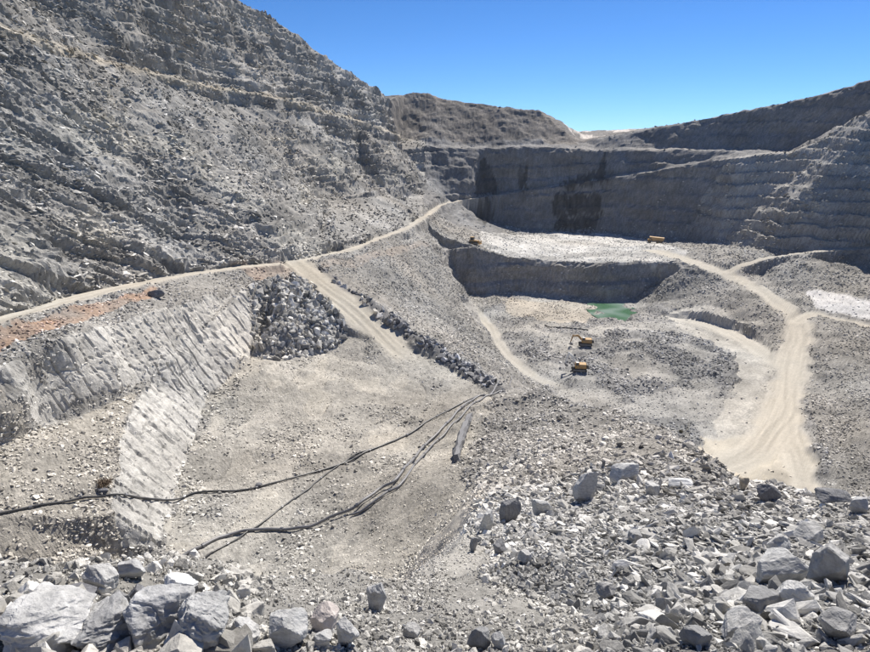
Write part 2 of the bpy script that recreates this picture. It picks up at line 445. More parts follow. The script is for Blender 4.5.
# grazing, level ground needs fewer rows than slopes
slope = np.abs(dz_) / dr_
wgt *= 0.6 + 0.4 * sstep(0.05, 0.5, slope)
away = (-dz_ / dr_) - np.maximum(-(.5 * (fz[:, 1:] + fz[:, :-1])) / np.maximum(np.hypot(.5 * (fx[:, 1:] + fx[:, :-1]), .5 * (fy[:, 1:] + fy[:, :-1])), 1), 0)
wgt *= 1 - .6 * sstep(0.0, 0.15, away)      # slopes that fall away
cum = np.concatenate((np.zeros((NC, 1)), np.cumsum(wgt, 1)), 1)
# smooth the spacing between neighbouring columns
ker = np.ones(9) / 9
pad = np.pad(cum, ((4, 4), (0, 0)), 'edge')
cs = np.cumsum(np.vstack((np.zeros((1, pad.shape[1])), pad)), 0)
cum = (cs[9:] - cs[:-9]) / 9
GX = np.empty((NC, NR)); GY = np.empty((NC, NR)); GZ = np.empty((NC, NR))
for i in range(NC):
    r = np.interp(np.linspace(0, cum[i, -1], NR), cum[i], RF)
    GZ[i] = np.interp(r, RF, fz[i])
    GX[i] = math.sin(TH[i]) * r; GY[i] = OY + math.cos(TH[i]) * r
del fx, fy, fz, wx, wy, ux, uy, tcol, trow, i0, j0, a_, b_, dist0, dcam, wgt, cum, cs, pad

# cut and fill for the roads
RD = {}
on_road = np.zeros(GX.shape)
for nm, (pts, wd) in ROADS.items():
    d, zr, sd, al = road_dist(GX, GY, pts)
    wob = (vnoise(GX / 9, GY / 9, 0 * GX, 21) * 1.3 + vnoise(GX / 3, GY / 3, 0 * GX, 22) * .5) * wd / 9
    f = 1 - sstep(wd / 2, wd / 2 + (2.0 if nm in ('hill', 'ramp') else 3.5), d + wob)
    GZ = GZ * (1 - f) + zr * f
    on = 1 - sstep(wd / 2 - .24 * wd, wd / 2 + .16 * wd, d + wob)
    if nm in ('ramp', 'west', 'floor'): on = on * (1 - .9 * sstep(al.max() * .72, al.max(), al + 4 * vnoise(GX / 5, GY / 5, 0 * GX, 23)))
    RD[nm] = (d + wob, sd, on, al)
    on_road = np.maximum(on_road, on)

# hollow of the pond
pa, pb = PZ(612, 304, -101), PZ(617, 319, -101)
PC = (pa + pb) / 2
prho = np.hypot((GX - PC[0]) / 8.5, (GY - PC[1]) / 26.0) + .22 * vnoise(GX / 6, GY / 6, 0 * GX, 24) + .1 * vnoise(GX / 2.5, GY / 2.5, 0 * GX, 25)
pf = 1 - sstep(.8, 1.25, prho)
GZ = np.where(pf > 0, GZ * (1 - pf) + np.minimum(GZ, -103.0) * pf, GZ)
# ------------------------------------------------------------------ what the ground is made of, place by place
GP = np.stack((GX, GY, GZ), -1)
PU, PV, PD = project(GP)
def hits(uvs, P=None, dmin=0):
    """the ground point seen at photo pixels (nearest grid vertex on the sight line)"""
    U, Vv, D = (PU, PV, PD) if P is None else P
    out = []
    for u, v in uvs:
        m = (np.abs(U - u) < 2.5) & (np.abs(Vv - v) < 2.5) & (D > dmin)
        k = np.flatnonzero(m)
        if len(k) == 0:
            k = np.array([np.argmin((U - u) ** 2 + (Vv - v) ** 2)])
        d = D.ravel()[k]
        k = k[d < d.min() * 1.04]
        e = (U.ravel()[k] - u) ** 2 + (Vv.ravel()[k] - v) ** 2
        out.append(k[np.argmin(e)])
    return np.array(out)
def inside(x, y, poly):
    c = np.zeros(x.shape, bool)
    n = len(poly)
    for i in range(n):
        x1, y1 = poly[i]; x2, y2 = poly[(i + 1) % n]
        if y1 == y2: continue
        k = ((y1 > y) != (y2 > y)) & (x < (x2 - x1) * (y - y1) / (y2 - y1) + x1)
        c ^= k
    return c
wn1 = vnoise(GX / 6, GY / 6, GZ / 6, 31); wn2 = vnoise(GX / 2, GY / 2, GZ / 2, 32)
wn3 = vnoise(GX / 6, GY / 6, GZ / 6 + 9, 33); wn4 = vnoise(GX / 2, GY / 2, GZ / 2 + 9, 34)
def area(uvs, edge=1.0):
    """a patch of ground whose outline was read off the photograph, laid out in plan with a ragged edge"""
    k = hits(uvs)
    poly = [(GX.ravel()[i], GY.ravel()[i]) for i in k]
    return inside(GX + edge * (wn1 * 1.6 + wn2 * .7), GY + edge * (wn3 * 1.6 + wn4 * .7), poly)
DIST = np.sqrt(GX ** 2 + GY ** 2 + GZ ** 2)

tu = np.gradient(GP, axis=0); tv = np.gradient(GP, axis=1)
NRM = np.cross(tu, tv); NRM /= np.linalg.norm(NRM, axis=-1, keepdims=True) + 1e-12
NRM[NRM[..., 2] < 0] *= -1
STEEP = 1 - NRM[..., 2]

ZONE = np.full(GX.shape, 'rubble_slope', dtype='<U16')
A = {}
A['fore'] = (GY < 60) & (DIST < 75) & (GZ > -2.0 - 0.66 * np.maximum(GY, 0) - 4) & (GX > -20)
A['platform'] = area([(165, 545), (185, 470), (207, 402), (252, 360), (262, 335), (300, 355), (345, 345), (318, 284), (305, 266), (318, 268), (400, 328), (475, 380), (490, 392), (484, 425), (474, 470), (462, 515), (430, 560), (340, 590), (200, 600)], 1.8)
A['heap'] = area([(252, 290), (262, 278), (300, 275), (335, 300), (350, 335), (330, 352), (300, 358), (262, 362), (250, 355)], .5)
A['facelow'] = area([(246, 288), (195, 333), (150, 380), (120, 440), (113, 480), (110, 515), (125, 548), (160, 548), (182, 472), (206, 400), (252, 357), (250, 320)], .3)
A['faceup'] = area([(-60, 385), (0, 364), (60, 342), (110, 324), (160, 309), (238, 287), (195, 335), (150, 381), (138, 386), (110, 402), (60, 420), (0, 441), (-60, 465)], .4)
A['berm'] = area([(320, 268), (400, 324), (474, 374), (500, 385), (506, 396), (478, 386), (440, 362), (395, 331), (345, 296), (318, 276)], .5)
A['brown'] = area([(-60, 350), (0, 327), (100, 300), (160, 286), (158, 296), (90, 318), (0, 352), (-60, 376)], .8) | area([(230, 266), (280, 262), (300, 266), (285, 282), (250, 276)], .5)
A['brown2'] = area([(318, 262), (380, 250), (428, 243), (430, 248), (380, 257), (325, 268)], .5)
A['bench'] = area([(480, 231), (560, 232), (610, 234), (652, 240), (690, 252), (676, 262), (640, 263), (600, 263), (560, 261), (519, 258), (496, 252), (480, 245)], 1.)
A['pitfloor'] = area([(458, 296), (520, 293), (580, 297), (636, 300), (690, 322), (762, 352), (800, 380), (840, 490), (720, 490), (690, 425), (600, 405), (545, 390), (505, 358), (488, 332)], 1.)
A['mound'] = area([(518, 350), (530, 338), (560, 334), (600, 327), (640, 333), (662, 330), (705, 340), (732, 362), (728, 388), (700, 412), (650, 412), (610, 392), (575, 384), (545, 374)], 2.5)
A['padright'] = area([(752, 440), (700, 440), (705, 455), (735, 492), (815, 492), (803, 455), (790, 430)], 1.5)
A['apron'] = area([(660, 315), (700, 305), (725, 310), (770, 345), (778, 400), (760, 440), (705, 440), (735, 390), (735, 355), (700, 338)], 1.8)
A['whitepile'] = area([(805, 290), (835, 292), (870, 302), (900, 310), (900, 326), (850, 316), (815, 308)], .8)
A['pondbed'] = area([(588, 299), (610, 300), (634, 306), (634, 316), (606, 322), (596, 310)], .5)
HILL = (GX < -20 - (GY - 230) * 0.02) & (GZ > -46) & (RD['hill'][1] > 0) & (GY > 20)
hl = np.zeros(GX.shape, bool)
# above / left of the hill road
dh, sh, oh, ah = RD['hill']
far_left = (GX < -45) & (dh > 300)
HILL = ((sh > 0) | ((GX < -60) & (dh > 1e3))) & (GY < 720) & (GX < -10)
BACK = (GY > 560) & ~HILL

base = np.empty(GX.shape + (3,)); base[:] = (0.255, 0.25, 0.24)
amp = np.full(GX.shape, 1.0)                  # relief
RUT = np.zeros(GX.shape)
def paint(m, c, a=None, zone=None):
    base[m] = c
    if a is not None: amp[m] = a
    if zone: ZONE[m] = zone
paint(HILL, (0.262, 0.258, 0.25), .45, 'hillside')
far = (GY > 684) & (GX > -140) & ~((GX > 150) & (GZ > 1) & (GY < 700))
paint(far, (0.165, 0.155, 0.147), 1.0, 'far_hill')
plat = far & (GY > 780) & (fbm(GX / 30, GY / 60, 0 * GX, 2, 152) > .15)
paint(plat, (0.5, 0.47, 0.44), .6, 'far_hill')
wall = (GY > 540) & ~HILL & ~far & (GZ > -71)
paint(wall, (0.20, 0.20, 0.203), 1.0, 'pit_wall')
fdr = sstep(.0, .1, STEEP - .1)
rightwall = (GX > .42 * GY + 22 * vnoise(GX / 40, GY / 40, GZ / 25, 38) + 9 * wn1) & (GY > 380) & (GY < 585) & (GZ > -72) & ~far
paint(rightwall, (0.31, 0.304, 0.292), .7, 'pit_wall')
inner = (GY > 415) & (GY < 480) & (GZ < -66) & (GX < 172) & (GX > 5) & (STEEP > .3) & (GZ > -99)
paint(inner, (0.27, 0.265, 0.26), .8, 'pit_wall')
paint(A['pitfloor'], (0.32, 0.318, 0.31), .6, 'pit_floor')
lump = fbm(GX / 13, GY / 13, 0 * GX, 3, 151)
paint(A['pitfloor'] & (lump > -.05) & ~A['apron'], (0.25, 0.25, 0.25), .8, 'pit_floor')
A['tanpatch'] = area([(500, 298), (545, 302), (585, 300), (600, 312), (585, 324), (545, 322), (510, 315)], 1.8)
paint(A['tanpatch'], (0.40, 0.375, 0.335), .4, 'pit_floor')
paint(A['mound'] & (lump > -.35), (0.235, 0.237, 0.24), 1.2)
DARKP = (A['mound'] & (lump > -.35)) | (A['pitfloor'] & (lump > .12) & ~A['apron'])
disp0 = np.where(DARKP, 1.3 * np.clip(lump + .2, 0, 1.2), 0)
paint(A['apron'], (0.42, 0.41, 0.385), .35, 'pit_floor')
paint(A['padright'], (0.42, 0.39, 0.335), .15, 'haul_road')
paint(A['bench'], (0.36, 0.36, 0.355), .7, 'bench')
paint(A['bench'] & (lump > -.1), (0.47, 0.47, 0.465), .5, 'bench')
paint(A['platform'], (0.37, 0.358, 0.332), .6, 'platform')
pl2 = fbm(GX / 10 + 3, GY / 16, 0 * GX, 3, 154)
paint(A['platform'] & (pl2 > .25), (0.315, 0.308, 0.29), .9, 'platform')
paint(A['platform'] & (pl2 < -.45), (0.42, 0.402, 0.365), .35, 'platform')
paint(A['heap'], (0.24, 0.24, 0.235), 1.2, 'rubble_slope')
paint(A['facelow'], (0.45, 0.445, 0.43), .6, 'rock_face')
paint(A['faceup'], (0.41, 0.405, 0.39), .8, 'rock_face')
paint(A['berm'], (0.17, 0.17, 0.175), 1.2, 'rubble_slope')
A['leftslope'] = area([(-60, 470), (0, 445), (60, 424), (110, 406), (140, 392), (120, 440), (113, 480), (108, 515), (125, 550), (100, 575), (-60, 620)], .6)
paint(A['leftslope'], (0.32, 0.305, 0.278), .7, 'rubble_slope')
br = np.clip(.75 + .5 * vnoise(GX / 5, GY / 5, 0 * GX, 153), .2, 1)[..., None] * np.clip(1.15 - (GY - 120) / 160, .35, 1)[..., None]
for kb, cb in (('brown', (0.31, 0.215, 0.158)), ('brown2', (0.33, 0.265, 0.215))):
    mb = A[kb]; base[mb] = (base * (1 - br) + np.array(cb) * br)[mb]; amp[mb] = .6; ZONE[mb] = 'road_shoulder'
paint(A['whitepile'], (0.52, 0.52, 0.53), .4)
paint(A['fore'], (0.36, 0.35, 0.33), 1.0, 'foreground_slope')
FRT = A['fore'] & (GX > .07 * GY + .4 + 1.2 * wn1)
paint(FRT, (0.25, 0.247, 0.24), 1.0, 'foreground_slope')
for nm, (d, sd, on, al) in RD.items():
    m = on > .5
    ZONE[m] = 'haul_road'
    amp *= 1 - .9 * on
    c = np.array({'floor': (0.41, 0.395, 0.36), 'west': (0.40, 0.385, 0.35), 'ramp': (0.40, 0.375, 0.325), 'hill': (0.40, 0.375, 0.33)}.get(nm, (0.415, 0.392, 0.347)))
    rut = vnoise(sd * .9 + vnoise(al / 25, 0 * al, 0 * al, 43) * 1.5, al / 45, 0 * al, 41) + .6 * vnoise(sd * 2.1 + vnoise(al / 25, 0 * al, 0 * al, 44), al / 30, 0 * al, 42)
    rut = 1 + .13 * rut
    edge = vnoise(GX / 4, GY / 4, 0 * GX, 45) * .25
    q = np.clip(on * (1 + edge) - .1 * (edge > .1), 0, 1)[..., None]
    base[:] = base * (1 - q) + (c * np.clip(rut, .75, 1.2)[..., None]) * q
    RUT[:] = np.where(on > .3, rut - 1, RUT)

lk = hits([(-40, 22), (0, 33), (60, 52), (120, 68), (180, 81), (235, 92), (300, 106), (350, 120), (400, 138)])
ledge = np.stack((GX.ravel()[lk], GY.ravel()[lk], GZ.ravel()[lk]), 1)
d_, z_, s_, a2_ = road_dist(GX, GY, ledge)
LEDGE = 1 - sstep(1.2, 3.2, np.abs(GZ - z_ + 1.5 * wn1)) * (d_ < 40)
LEDGE = np.where(d_ < 25, LEDGE, 0) * HILL
base[:] = base * (1 - .55 * LEDGE[..., None]) + np.array((.40, .355, .28)) * .55 * LEDGE[..., None]

# seeps: dark wet stains running down the back wall
def stain(uvs, Yr):
    ps = [PY(u, v, 640) for u, v in uvs]
    poly = [(p[0] / 640, p[2] / 640) for p in ps]
    qx, qz = GX / GY, GZ / GY
    n = vnoise(GX / 2.2, GY / 9, GZ / 14, 35) * .004 + wn1 * .0025; n2 = vnoise(GX / 1.6, GY / 9, GZ / 16, 36) * .009 + wn3 * .002
    return inside(qx + n, qz + n2, poly) & (GY > Yr[0]) & (GY < Yr[1])
ST = stain([(484, 158), (490, 168), (497, 193), (473, 196), (478, 175)], (600, 700)) | \
     stain([(556, 188), (570, 178), (600, 172), (603, 150), (606, 180), (590, 186)], (600, 700)) | \
     stain([(552, 198), (562, 194), (602, 193), (602, 212), (553, 214)], (560, 700)) | \
     stain([(556, 216), (598, 214), (596, 230), (552, 229)], (560, 700)) | \
     stain([(478, 200), (492, 198), (494, 224), (478, 222)], (560, 700)) | stain([(518, 165), (527, 170), (527, 190), (519, 188)], (600, 700))
base[ST] *= 0.30 + .25 * np.clip(vnoise(GX / 1.8, GY / 8, GZ / 12, 37) + .3, 0, 1)[ST][:, None]

# large, soft differences of tone: dust, weathering, fresh breaks
tone = fbm(GX / 22, GY / 22, GZ / 14, 4, 51)
tone2 = fbm(GX / 5, GY / 5, GZ / 3, 3, 57)
fac = 1 + .22 * tone + .16 * tone2
base *= np.clip(fac, .5, 1.6)[..., None] * (1 - on_road[..., None]) + on_road[..., None]
e1c = np.array((.10, .80, -.45)); e1c /= np.linalg.norm(e1c)
q1 = GX * e1c[0] + GY * e1c[1] + GZ * e1c[2]; q2 = GY * e1c[2] - GZ * e1c[1]
lay = .8 * vnoise(q1 / 70, q2 / 5, GX / 40, 52) + .5 * vnoise(q1 / 30, q2 / 2, GX / 20, 53) + .4 * vnoise(GX / 60, GY / 60, GZ / 7, 54)
base *= np.where(HILL & (on_road < .1), np.clip(1 + .38 * lay, .55, 1.7), 1)[..., None]
pale = HILL * sstep(.1, .5, fbm(GX / 30, GY / 45, GZ / 12, 2, 55)) * (1 - sstep(10, 45, GZ))
base = base * (1 - .55 * pale[..., None]) + np.array((.40, .39, .36)) * .55 * pale[..., None]
warm = vnoise(GX / 30, GY / 30, GZ / 30, 61)[..., None] * np.array((.03, 0, -.035))
base *= 1 + warm

# ------------------------------------------------------------------ relief
cell = np.clip(DIST * 0.0021, 0.02, 3.0)
hill_n = HILL | rightwall
disp = disp0 * (1 - on_road)
nf = fbm(GX / 16, GY / 16, GZ / 16, 3, 71)
disp += np.clip(DIST / 120, .02, 1.2) * nf * .9 * amp
# jagged mid-size blocks
for lam, sd in ((6.0, 81), (2.6, 82), (1.1, 83), (.5, 84), (.22, 85)):
    k = np.clip((lam / (2.2 * cell) - .6), 0, 1)
    if lam < 2: fade = np.clip(1.2 - DIST / (lam * 260), 0, 1)
    else: fade = 1
    nlim = np.clip(DIST / (lam * 9), .0, 1)      # no hill-size lumps at the viewer's feet
    n = vnoise(GX / lam, GY / lam, GZ / lam, sd)
    n = np.where(n > 0, n, n * .6)
    disp += k * fade * nlim * lam * .16 * n * amp
# steep walls: foliation and ledges
e1 = np.array((.10, .80, -.45)); e1 /= np.linalg.norm(e1)
s1 = GX * e1[0] + GY * e1[1] + GZ * e1[2]
e2 = np.cross(e1, (1, 0, 0)); e2 /= np.linalg.norm(e2)
s2 = GX * e2[0] + GY * e2[1] + GZ * e2[2]
fol = 1 - 2 * np.abs(vnoise(s1 / 26, s2 / 6, GX / 30, 91))
fol2 = 1 - 2 * np.abs(vnoise(s1 / 9, s2 / 2.4, GX / 12, 92))
hw = sstep(.08, .25, STEEP) * hill_n * sstep(60, 200, DIST)
fol3 = 1 - 2 * np.abs(vnoise(s1 / 4, s2 / 1.1, GX / 5, 90))
near_ = 1 - .8 * sstep(180, 310, GY)
def slab(v):
    p = v % 1.0
    return np.where(p < .16, p / .16, 1 - (p - .16) / .84) - .5
brk0 = sstep(-.2, .3, vnoise(s1 / 8, s2 / 4, GX / 7, 108)) * (1 - sstep(200, 330, DIST))
t1 = -s2 + 2.5 * vnoise(s1 / 30, s2 / 12, GX / 20, 103)
fb1 = sstep(-.35, .35, vnoise(s1 / 24, s2 / 6, GX / 15, 104)); fb2 = sstep(-.3, .4, vnoise(s1 / 11, s2 / 3, GX / 9, 105))
disp += hw * near_ * (.8 * fol + .6 * fol2 + .5 * fol3 + 2.6 * fb1 * slab(t1 / 7.5) + 1.9 * fb2 * slab(t1 / 3.1 + .3) + .9 * brk0 * slab(t1 / 1.5))
zw = GZ + 2.5 * vnoise(GX / 50, GY / 50, 0 * GX, 93) + 1.2 * vnoise(GX / 9, GY / 9, 0 * GX, 94)
def saw(v):
    p = v % 1.0
    return np.where(p < .78, p / .78, (1 - p) / .22) - .5
lw = sstep(.10, .25, STEEP) * (HILL * (.45 + .55 * sstep(170, 330, GY)) + rightwall * .7) * (1 - .6 * LEDGE)
brk = sstep(-.5, .3, vnoise(GX / 14, GY / 26, GZ / 9, 101))
brk2 = sstep(-.4, .4, vnoise(GX / 9, GY / 17, GZ / 5, 102))
zt = zw - .10 * GY * HILL
disp += lw * ((2.0 + 3.5 * brk) * saw(zw / 9.0) * sstep(130, 260, GY) + 1.8 * brk2 * saw(zw / 3.6) + .9 * (1 - sstep(250, 400, DIST)) * saw(zt / 1.9 + wn1 * .3))
disp += LEDGE * 1.5
zw2 = GZ + 5 * vnoise(GX / 90, GY / 90, 0 * GX, 95) + 1.0 * vnoise(GX / 12, GY / 12, 0 * GX, 94)
wv = ((wall & ~rightwall) | inner) * sstep(.2, .4, STEEP)
disp += wv * ((.9 + 2.2 * brk) * saw(zw2 / 13.0) + 1.0 * brk * saw(zw2 / 5.0) + .9 * vnoise(GX / 5, GY / 20, GZ / 22, 96) + .5 * vnoise(GX / 2, GY / 9, GZ / 12, 97))
# half-barrels left by pre-split drilling on the pale faces
ff = (A['facelow'] | A['faceup']) & (on_road < .1)
sdl = GX * .35 + GY * .93 + GZ * .32
bar = np.abs(((sdl / 3.6 + .45 * vnoise(GX / 16, GY / 16, 0 * GX, 98)) % 1.0) - .5) * 2
disp -= ff * np.where(A['facelow'], .95, .5) * np.clip(1 - bar / np.where(A['facelow'], .13, .15), 0, 1) * np.maximum(sstep(-.5, .1, vnoise(GX / 13, GY / 13, GZ / 13, 99)), .8 * A['facelow'])
blk = vnoise(np.floor(sdl / 3.1), np.floor(GZ / 4 + .5 * wn1), 0 * GX, 100)
jn = 1 - np.abs(vnoise(GX / 4, GY / 4, GZ / 2.2, 106)) * 7
disp += ff * (.3 * blk * sstep(-.2, .4, wn1) - .35 * np.clip(jn, 0, 1) + .25 * vnoise(GX / 5, GY / 5, GZ / 4, 107))
disp += RUT * on_road * 1.2
# broken grain of the surface
grain = rng.uniform(-1, 1, GX.shape)
gsoft = .5 * grain + .25 * (np.roll(grain, 1, 0) + np.roll(grain, 1, 1))
garea = np.clip(amp, 0, 1.3) * np.where(A['platform'] | A['pitfloor'] | A['bench'], .7, 1.0)
garea = np.where(wall & ~rightwall, .8, garea) * np.where(ff, .45, 1)
garea = garea * np.where(A['fore'], .35, 1)
disp += .35 * cell * gsoft * garea
disp *= sstep(2.0, 6, DIST) * .95 + .05
disp *= 1 - .8 * (1 - sstep(.6, 1.3, prho))
GP = GP + NRM * disp[..., None]
speck = 1 + .22 * rng.uniform(-1, 1, GX.shape) * np.clip(garea + .15, .1, 1)
base = np.clip(base * speck[..., None] * np.array((1.025, 1.0, .955)), .015, .75)

# ------------------------------------------------------------------ terrain meshes, one per kind of ground
flat_idx = np.arange(NC * NR).reshape(NC, NR)
quads = np.stack((flat_idx[:-1, :-1], flat_idx[1:, :-1], flat_idx[1:, 1:], flat_idx[:-1, 1:]), -1).reshape(-1, 4)
zq = ZONE[:-1, :-1].reshape(-1)
allv = GP.reshape(-1, 3).astype(np.float32)
allc = np.concatenate((base.reshape(-1, 3), np.ones((NC * NR, 1))), 1).astype(np.float32)
def grid_mesh(name, q, mat, smooth=False):
    used = np.unique(q); remap = np.zeros(NC * NR, np.int32); remap[used] = np.arange(len(used), dtype=np.int32)
    f = remap[q].astype(np.int32)
    me = bpy.data.meshes.new(name)
    me.vertices.add(len(used)); me.vertices.foreach_set('co', allv[used].ravel())
    me.loops.add(f.size); me.loops.foreach_set('vertex_index', f.ravel())
    me.polygons.add(len(f)); me.polygons.foreach_set('loop_start', np.arange(0, f.size, 4, dtype=np.int32))
    at = me.color_attributes.new('Col', 'FLOAT_COLOR', 'POINT')
    at.data.foreach_set('color', allc[used].ravel())
    me.update(calc_edges=True)
    me.polygons.foreach_set('use_smooth', np.full(len(f), smooth))
    me.materials.append(mat)
    o = bpy.data.objects.new(name, me); col.objects.link(o)
    o['kind'] = 'structure'
    return o
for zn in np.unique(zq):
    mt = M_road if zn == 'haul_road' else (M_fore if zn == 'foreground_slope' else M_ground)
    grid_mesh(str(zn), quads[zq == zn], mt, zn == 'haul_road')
FU, FV, FD = project(GP)
tu = np.gradient(GP, axis=0); tv = np.gradient(GP, axis=1)
NRM = np.cross(tu, tv); NRM /= np.linalg.norm(NRM, axis=-1, keepdims=True) + 1e-12
NRM[NRM[..., 2] < 0] *= -1
GPf = GP.reshape(-1, 3)
def ground_at(u, v, dmin=0):
    return GPf[hits([(u, v)], (FU, FV, FD), dmin)[0]].copy()
#@@OBJECTS
COLR = np.hypot(GX, GY - OY)
def ground_z(x, y):
    i = int(np.clip(np.interp(math.atan2(x, y - OY), TH, np.arange(NC)) + .5, 0, NC - 1))
    j = int(np.clip(np.searchsorted(COLR[i], math.hypot(x, y - OY)), 1, NR - 1))
    return float(max(GP[i, j, 2], GP[i, j - 1, 2]))

# ------------------------------------------------------------------ stones
def rock_mesh(name, seed, npts, mat=None, stretch=(1, 1, 1), bev=0.0):
    """an angular broken stone: the hull of random points, longest side 1"""
    r = np.random.default_rng(seed)
    p = r.normal(size=(npts, 3)); p /= np.linalg.norm(p, axis=1, keepdims=True)
    p *= r.uniform(.75, 1.1, (npts, 1)); p = np.sign(p) * np.abs(p) ** .8
    p *= np.array(stretch)
    bm = bmesh.new()
    for q in p: bm.verts.new(q)
    res = bmesh.ops.convex_hull(bm, input=list(bm.verts))
    bmesh.ops.delete(bm, geom=list({g for g in res['geom_interior'] + res['geom_unused'] if isinstance(g, bmesh.types.BMVert)}), context='VERTS')
    if bev:
        bmesh.ops.bevel(bm, geom=list(bm.edges), offset=bev, segments=1, affect='EDGES', clamp_overlap=True)
        bmesh.ops.triangulate(bm, faces=list(bm.faces))
        for _ in range(3):
            le = [e for e in bm.edges if e.calc_length() > .16]
            if le: bmesh.ops.subdivide_edges(bm, edges=le, cuts=1); bmesh.ops.triangulate(bm, faces=list(bm.faces))
    co = np.array([v.co for v in bm.verts])
    if bev:
        nn = fbm(co[:, 0] * 2.6 + seed, co[:, 1] * 2.6, co[:, 2] * 2.6, 3, seed % 91, .6)
        ly = vnoise(co[:, 0] * 2, co[:, 1] * 2 + seed, co[:, 2] * 8 + co[:, 0] * 2, seed % 83)
        co *= (1 + .045 * nn + .03 * ly)[:, None]
    co -= (co.max(0) + co.min(0)) / 2; co /= (co.max(0) - co.min(0)).max()
    for v, c in zip(bm.verts, co): v.co = c
    me = bpy.data.meshes.new(name); bm.to_mesh(me); bm.free()
    if mat: me.materials.append(mat)
    return me

def mat_stone():
    m, n, l, b = mat_new('loose_stone')
    b.inputs['Roughness'].default_value = 0.9
    b.inputs['Specular IOR Level'].default_value = 0.25
    at = n.new('ShaderNodeAttribute'); at.attribute_type = 'INSTANCER'; at.attribute_name = 'tint'
    tc = n.new('ShaderNodeTexCoord')
    nz = n.new('ShaderNodeTexNoise'); nz.inputs['Scale'].default_value = 3.0; nz.inputs['Detail'].default_value = 5
    nz.inputs['Roughness'].default_value = 0.7
    l.new(tc.outputs['Object'], nz.inputs['Vector'])
    mr = n.new('ShaderNodeMapRange')
    mr.inputs['From Min'].default_value = 0.3; mr.inputs['From Max'].default_value = 0.7
    mr.inputs['To Min'].default_value = 0.7; mr.inputs['To Max'].default_value = 1.28
    l.new(nz.outputs['Fac'], mr.inputs['Value'])
    mx = n.new('ShaderNodeMix'); mx.data_type = 'RGBA'; mx.blend_type = 'MULTIPLY'; mx.inputs['Factor'].default_value = 1
    l.new(at.outputs['Color'], mx.inputs['A']); l.new(mr.outputs['Result'], mx.inputs['B'])
    l.new(mx.outputs['Result'], b.inputs['Base Color'])
    bp = n.new('ShaderNodeBump'); bp.inputs['Strength'].default_value = 0.6; bp.inputs['Distance'].default_value = 0.04
    l.new(nz.outputs['Fac'], bp.inputs['Height']); l.new(bp.outputs['Normal'], b.inputs['Normal'])
    return m
M_stone = mat_stone()
STR = ((1, 1, .9), (1.3, 1, .7), (1, .75, .6), (1.6, 1, .6), (1.3, .9, .9))
PROTO = [rock_mesh('stone', 100 + k, 11 + k % 4, M_stone, STR[k % 5]) for k in range(15)]
PROTO_BIG = [rock_mesh('boulder', 300 + k, 14 + k % 5, M_stone, STR[k % 5], .035) for k in range(15)]
proto_col = bpy.data.collections.new('stone_shapes')
for k, me in enumerate(PROTO):
    proto_col.objects.link(bpy.data.objects.new('stone_shape_%02d' % k, me))

# sampling measure: true area over squared distance
c00 = GP[:-1, :-1]; c10 = GP[1:, :-1]; c01 = GP[:-1, 1:]; c11 = GP[1:, 1:]
AREA = .5 * np.linalg.norm(np.cross(c11 - c00, c10 - c01), axis=-1)
CD = np.linalg.norm(.25 * (c00 + c10 + c01 + c11), axis=-1)
inview = ((FU > -70) & (FU < 940) & (FV > -40) & (FV < 760) & (GY > .8)) | ((DIST < 16) & (GY > .5) & (np.abs(GX) < 12))
dens = np.zeros(GX.shape); smax = np.full(GX.shape, .5); coarse = np.ones(GX.shape)
def scat(m, d, mx, c=1.0):
    dens[m] = d; smax[m] = mx; coarse[m] = c
scat(ZONE == 'rubble_slope', 1.9, 1.1, .66)
scat(ZONE == 'hillside', .95, 2.0, .62)
scat(ZONE == 'far_hill', .0, 2.0)
scat(ZONE == 'pit_wall', .05, 1.5)
scat(rightwall, .5, 2.2, .8)
scat(inner, .22, 1.8)
scat((ZONE == 'pit_floor') & ~inner, 1.1, .8, .6)
scat(A['pitfloor'] & DARKP & ~inner, 2.0, 1.3, .66)
scat(A['mound'] & DARKP, 2.4, 1.5, .68)
scat(ZONE == 'platform', .7, .40, .58)
scat(A['platform'] & (pl2 > .25), 1.2, .9, .66)
scat(A['apron'] | A['padright'], .06, .4)
scat(A['heap'], 1.5, 3.2, 1.7)
scat(A['berm'], 1.6, 2.8, 1.7)
scat(A['bench'], .8, 1.3, .58)
scat(A['whitepile'], .3, .8, .6)
scat(A['brown'] | A['brown2'], .5, .8)
scat(A['facelow'], .12, .5, .7)
scat(A['faceup'], .14, .9)
scat(A['fore'], 2.2, .16, .75)
FR = A['fore'] & (GX > .055 * GY + .35 + .8 * wn1)
scat(FR, 2.6, .30, .95)
smax[FR] = np.clip(.016 * DIST, .2, .8)[FR]
FRB = FR & (GX > .35 * GY) & (GY < 14)
scat(FRB, 3.0, .34, 1.15)
MIDS = A['fore'] & ~FR & (GY < 30)
scat(MIDS, 1.5, .10, .6)
FL = A['fore'] & (GX < -.33 * GY) & (GY < 9)
scat(FL, 2.4, .30, .9)
spurside = A['platform'] & (GX > -.09 * GY + 4)
dens[spurside] = .8
dens *= 1 - np.clip(on_road * 1.3, 0, 1)
tl = np.array([PZ(u, v, zz) for u, v, zz in ((250, 358, -59), (205, 402, -61.5), (183, 470, -60), (162, 543, -58))])
td = road_dist(GX, GY, tl)[0]
tm = (td < 3.5 + 2.5 * wn1) & A['platform']
scat(tm, 2.2, 1.0, .8)
